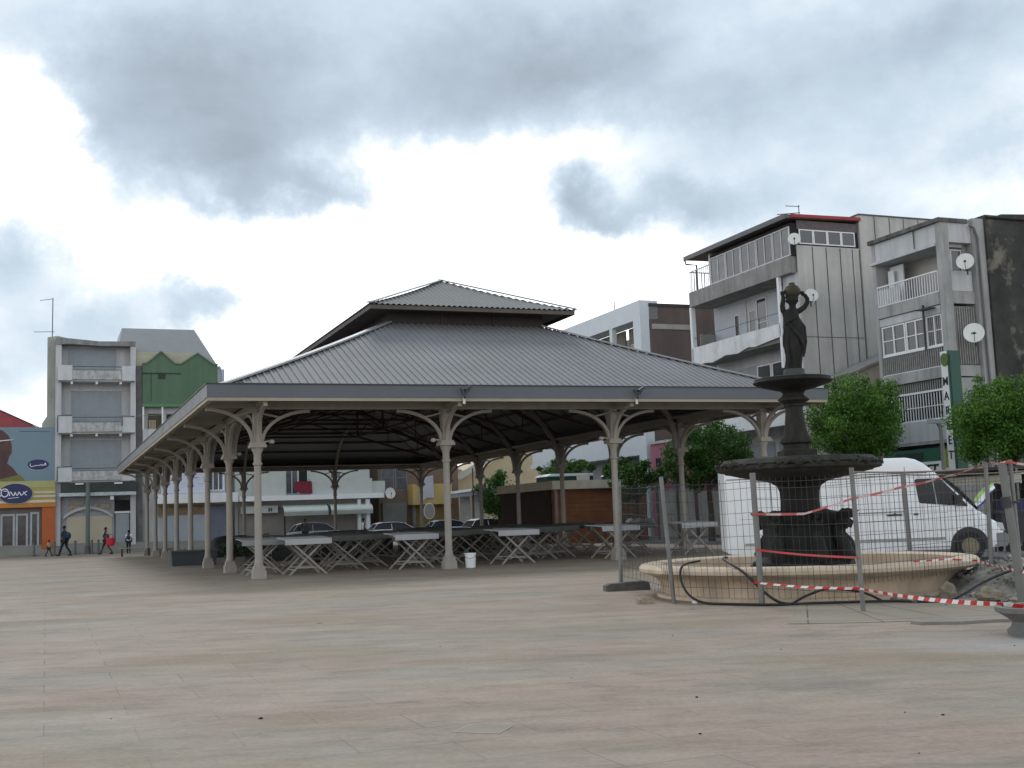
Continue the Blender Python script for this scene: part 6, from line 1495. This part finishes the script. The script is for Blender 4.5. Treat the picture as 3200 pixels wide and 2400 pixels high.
def person(label, loc, rz, H, stride, top, trs, sleeves=True, legs=1.0, arms=((.12,-.1),( -.1,.1)), skirt=False, group=None, hips=True):
    s = H/1.75
    o = thing('person', label, 'person', loc, rz, group)
    f = stride*s
    N = {'pel':((0,0,.92*s),(.15*s,.11*s)),'bel':((0,.0,1.08*s),(.135*s,.10*s)),'che':((.02*s,0,1.28*s),(.165*s,.11*s)),'nb':((.02*s,0,1.44*s),(.07*s,.065*s)),'nk':((.03*s,0,1.51*s),(.05*s,.05*s)),'hd':((.045*s,0,1.60*s),(.085*s,.075*s)),'ht':((.04*s,0,1.69*s),(.07*s,.065*s))}
    E = [('pel','bel'),('bel','che'),('che','nb'),('nb','nk'),('nk','hd'),('hd','ht')]
    for sd, y, ph in (('l',.095*s,1),('r',-.095*s,-1)):
        N['hip'+sd] = ((0,y,.86*s),(.085*s,.085*s)); N['kn'+sd] = ((ph*f*.42+.03*s,y,.48*s),.058*s); N['an'+sd] = ((ph*f*.95-(.05*s if ph < 0 else 0),y,.085*s+(.05*s if ph < 0 else 0)),.042*s); N['to'+sd] = ((ph*f*.95+.16*s-(.05*s if ph < 0 else 0),y,.03*s),(.045*s,.032*s))
        E += [('pel','hip'+sd),('hip'+sd,'kn'+sd),('kn'+sd,'an'+sd),('an'+sd,'to'+sd)]
    for (sd, y), (ex, hx) in zip((('l',.19*s),('r',-.19*s)), arms):
        N['sh'+sd] = ((.02*s,y,1.40*s),.055*s); N['el'+sd] = ((ex*s,y*1.2,1.12*s),.042*s); N['wr'+sd] = ((hx*s,y*1.15,.88*s),.032*s); N['ha'+sd] = ((hx*s+.02*s,y*1.1,.79*s),(.038*s,.022*s))
        E += [('che','sh'+sd),('sh'+sd,'el'+sd),('el'+sd,'wr'+sd),('wr'+sd,'ha'+sd)]
    skin_obj('body', N, E, skin, o)
    def grow(keys, k, extra=None):
        d = {}
        for q in keys:
            p, r = N[q]; r = (r, r) if not hasattr(r,'__len__') else r; d[q] = (p, (r[0]*k, r[1]*k))
        if extra: d.update(extra)
        return d
    ks1 = ['bel','pel','che','nb']+(['shl','ell','shr','elr'] if sleeves else ['shl','shr'])
    d = grow(ks1, 1.16); e = [x for x in E if x[0] in d and x[1] in d]; skin_obj('shirt', d, e, top, o)
    d = grow(['pel','hipl','hipr','knl','knr'], 1.2)
    for sd in 'lr':
        if legs >= 1: d['an'+sd] = (N['an'+sd][0], .062*s)
    e = [x for x in E if x[0] in d and x[1] in d]; skin_obj('trousers', d, e, trs, o)
    m = MB(); h = N['hd'][0]; m.ball((h[0]-.015*s,0,h[2]+.045*s),.098*s,12,8,.95); m.build('hair', hairm, o, smooth=80)
    m = MB(); m.ball((h[0]+.088*s,0,h[2]-.01*s),.014*s,6,5,1.4); m.build('nose', skin, o)
    for sd in 'lr':
        a = N['an'+sd][0]; t = N['to'+sd][0]; m = MB(); m.tube([(a[0]-.05*s,a[1],.045*s),(t[0]-.05*s,t[1],.045*s),(t[0]+.03*s,t[1],.03*s)],[.05*s,.05*s,.03*s],8); m.build('shoe', mat('black shoe', (.012,.012,.013), .6), o)
    return o
denim = mat('dark trousers', (.012,.015,.028), .8, var=.15)
P1 = person('man in dark blue jacket and trousers walking with a backpack past the cream shutter', (-27.83,72.47,0), PI*.0, 1.86, .30, mat('blue jacket', (.025,.045,.075), .8, var=.15), denim)
m = MB(); m.ball((-.22,0,1.22),.17,14,10,1.35); m.build('backpack', mat('navy backpack', (.02,.035,.075), .7, var=.2), P1, smooth=60); P1.rotation_euler = (0,0,PI-.1)
P2 = person('woman in black and white top walking while carrying a big red bag', (-25.35,72.67,0), PI, 1.68, .33, mat('patterned top', (.10,.08,.12), .8, var=.6, scale=9), mat('dark skirt', (.02,.018,.02), .8), legs=.5, sleeves=False)
m = MB(); m.ball((.0,0,1.28),.165,10,8,.35); m.v=[(p[0]+.04,p[1],p[2]) for p in m.v]; m.build('white_scarf', white_paint, P2)
rb = thing('shopping_bag', 'big bright red bag carried by the walking woman', 'bag', (-24.98,72.35,0))
m = MB(); m.lathe([(.10,.50),(.24,.53),(.28,.72),(.27,.98),(.22,1.0)],18,sy=.5); m.build('body', mat('red bag', (.42,.012,.03), .6, var=.12), rb, smooth=50)
m = MB(); m.tube([(-.18,0,.98),(-.15,.0,1.15),(0,.0,1.22),(.15,0,1.15),(.18,0,.98)],.015,6); m.build('handle', dark_steel, rb)
P3 = person('boy in white shirt with dark backpack standing by the grey door', (-24.12,73.15,0), PI/2+.2, 1.45, .08, mat('white shirt', (.66,.68,.70), .8), mat('dark green trousers', (.012,.025,.028), .8))
m = MB(); m.ball((-.15,0,.98),.12,12,8,1.2); m.build('backpack', mat('dark backpack', (.03,.035,.045), .8), P3, smooth=60)
person('small child in pale top walking beside the orange pillar', (-28.74,72.3,0), -.05, 1.02, .30, mat('child top', (.42,.37,.33), .8, var=.3, scale=8), mat('child trousers', (.03,.035,.035), .8), legs=1)
person('person in white top seen over the tables beneath the right awning', W(14.2,44), PI*1.2, 1.68, .1, mat('white vest', (.6,.58,.56), .8), mat('dark red skirt', (.10,.02,.025), .8), sleeves=False)
person('man in dark clothes standing before the silver car behind the tables', W(10.4,44.4), PI*.6, 1.8, .1, mat('dark shirt', (.03,.03,.03), .8), denim)

# ================================================================== sky, sun, camera
w = bpy.data.worlds.new('World'); scene.world = w; w.use_nodes = True
nt = w.node_tree; N = nt.nodes; L = nt.links; N.clear()
out = N.new('ShaderNodeOutputWorld')
SUN_AZ, SUN_EL = -12.0, 48.0
sky = N.new('ShaderNodeTexSky'); sky.sky_type = 'NISHITA'; sky.sun_disc = False
sky.sun_elevation = R_(SUN_EL); sky.sun_rotation = R_(SUN_AZ)
bg1 = N.new('ShaderNodeBackground'); bg1.inputs['Strength'].default_value = .10; L.new(sky.outputs[0], bg1.inputs['Color'])
tc = N.new('ShaderNodeTexCoord')
def M(op, a, b_=None, c=None, clamp=False):
    n = N.new('ShaderNodeMath'); n.operation = op; n.use_clamp = clamp
    for i, v in enumerate((a, b_, c)):
        if v is None: continue
        if hasattr(v, 'node'): L.new(v, n.inputs[i])
        else: n.inputs[i].default_value = v
    return n.outputs[0]
def nz(scale, det=7, rough=.55, off=(0,0,0), sc=(1,1,1)):
    mp = N.new('ShaderNodeMapping'); mp.inputs['Location'].default_value = off; mp.inputs['Scale'].default_value = sc; L.new(tc.outputs['Generated'], mp.inputs['Vector'])
    n = N.new('ShaderNodeTexNoise'); n.inputs['Scale'].default_value = scale; n.inputs['Detail'].default_value = det; n.inputs['Roughness'].default_value = rough
    L.new(mp.outputs[0], n.inputs['Vector']); return n
sep = N.new('ShaderNodeSeparateXYZ'); L.new(tc.outputs['Generated'], sep.inputs[0])
X, Y, Z = sep.outputs
az = M('MULTIPLY', M('ARCTAN2', X, Y), 57.2958); el = M('MULTIPLY', M('ARCSINE', M('MINIMUM', M('MAXIMUM', Z, -1.0), 1.0)), 57.2958)
n1 = nz(7.0, 9, .58); s1 = N.new('ShaderNodeSeparateColor'); L.new(n1.outputs['Color'], s1.inputs[0])
n2 = nz(26.0, 8, .62, (3,1,2)); s2 = N.new('ShaderNodeSeparateColor'); L.new(n2.outputs['Color'], s2.inputs[0])
def warp(base, a, b_, ka, kb): return M('ADD', M('ADD', base, M('MULTIPLY', M('SUBTRACT', a, .5), ka)), M('MULTIPLY', M('SUBTRACT', b_, .5), kb))
azw = warp(az, s1.outputs[0], s2.outputs[0], 7.5, 3.6); elw = warp(el, s1.outputs[1], s2.outputs[1], 5.0, 2.8)
D = M('MULTIPLY', M('SMOOTHSTEP' if False else 'MULTIPLY_ADD', elw, 1/7.0, -14.5/7.0, clamp=True), .40)
BL = [(-15,20.0,8.5,4.2,.42),(-12.5,16.9,4.6,1.9,.42),(-8.6,15.6,2.6,1.1,.38),(-13.5,15.2,2.0,.9,.25),(.5,22.3,7,3.2,.20),(-4,19.5,5,2,.12),
 (-23.8,18.2,2.6,2.6,-1.1),(-21.5,16.2,1.6,2.0,-.6),(-19,25,8,2.5,-.05),
 (2.9,15.2,1.9,1.5,.62),(4.6,13.7,2.8,1.0,.48),(9.5,14.4,3.6,1.15,.40),(16,17.0,10,4.2,.28),(20,21,5,1.8,.16),(11,19.5,3.5,1.4,.14),(-8.0,21.8,2.6,2.0,-.14),(4.5,21.5,4.5,2.2,.20),(-20,16.5,3,2.4,.16),(24,15.2,2.6,1.3,.22),(13,22,7,3,-.05),(-14.0,11.2,3.0,.8,.36),(-23,24,4,3,-.1),
 (-23.6,13.2,3.0,2.2,.42),(-20.2,9.6,2.8,1.5,.36),(-20.5,13.6,3.6,1.4,.20),(-24.5,8,3.2,4.0,.34),(-15.3,10.4,2.8,.9,.42),(-18,8.2,3.5,1.2,.22),
 (-3,16.9,6,1.1,-.40),(4,17.6,4,.9,-.12),(-17.5,13.2,4.5,.9,-.35),(-2,11,9,3.2,-.5),(17,12,8,3,.28)]
for (a0,e0,sa,se,amp) in BL:
    dx = M('MULTIPLY', M('SUBTRACT', azw, a0), 1/sa); dy = M('MULTIPLY', M('SUBTRACT', elw, e0), 1/se)
    q = M('ADD', M('MULTIPLY', dx, dx), M('MULTIPLY', dy, dy))
    D = M('ADD', D, M('MULTIPLY', M('EXPONENT', M('MULTIPLY', q, -1.0)), amp))
# soft internal texture, and a plain grey deck far from the view
n3 = nz(11, 9, .6, (5,2,7), (1,1,1.6)); D = M('ADD', D, M('MULTIPLY', M('SUBTRACT', n3.outputs['Fac'], .5), .42))
cr = N.new('ShaderNodeValToRGB')
stops = [(.04,(1.75,1.77,1.8)),(.15,(1.15,1.17,1.19)),(.28,(.83,.91,.98)),(.42,(.62,.73,.83)),(.60,(.475,.57,.665)),(.82,(.355,.42,.49)),(1.0,(.27,.32,.37))]
while len(cr.color_ramp.elements) < len(stops): cr.color_ramp.elements.new(.5)
for e, (p, c) in zip(cr.color_ramp.elements, stops): e.position = p; e.color = (*c, 1)
L.new(D, cr.inputs['Fac'])
bg2 = N.new('ShaderNodeBackground'); bg2.inputs['Strength'].default_value = 1.0; L.new(cr.outputs['Color'], bg2.inputs['Color'])
mx = N.new('ShaderNodeMixShader'); mx.inputs[0].default_value = .93; L.new(bg1.outputs[0], mx.inputs[1]); L.new(bg2.outputs[0], mx.inputs[2]); L.new(mx.outputs[0], out.inputs[0])
ld = bpy.data.lights.new('sun', 'SUN'); ld.energy = 1.1; ld.angle = R_(18); ld.color = (1, .965, .92)
lo = bpy.data.objects.new('sun', ld); COL.objects.link(lo)
sd = Vector((math.sin(R_(SUN_AZ))*math.cos(R_(SUN_EL)), math.cos(R_(SUN_AZ))*math.cos(R_(SUN_EL)), math.sin(R_(SUN_EL))))
lo.rotation_euler = sd.to_track_quat('Z','Y').to_euler(); lo.location = (0, 0, 40)

cd = bpy.data.cameras.new('camera'); cam = bpy.data.objects.new('camera', cd); COL.objects.link(cam)
FL, PIT, ROL = 3658.06, 0.1126, -0.0366
cd.sensor_fit = 'HORIZONTAL'; cd.sensor_width = 36; cd.lens = FL/3200*36; cd.clip_start = .1; cd.clip_end = 4000
Fv = Vector((0, math.cos(PIT), math.sin(PIT))); Uv = Vector((0, -math.sin(PIT), math.cos(PIT))); Xv = Vector((1,0,0))
Rv = Xv*math.cos(ROL)+Uv*math.sin(ROL); Uv = -Xv*math.sin(ROL)+Uv*math.cos(ROL)
cam.matrix_world = Matrix(((Rv.x,Uv.x,-Fv.x,0),(Rv.y,Uv.y,-Fv.y,0),(Rv.z,Uv.z,-Fv.z,1.4),(0,0,0,1)))
scene.camera = cam
scene.view_settings.view_transform = 'Standard'; scene.view_settings.look = 'None'; scene.view_settings.exposure = 0.1; scene.view_settings.gamma = 1
scene.view_settings.use_curve_mapping = False
for o in [x for x in COL.objects if x.name.startswith('parked_car')][1:]: o.scale = (1, 1, .9)
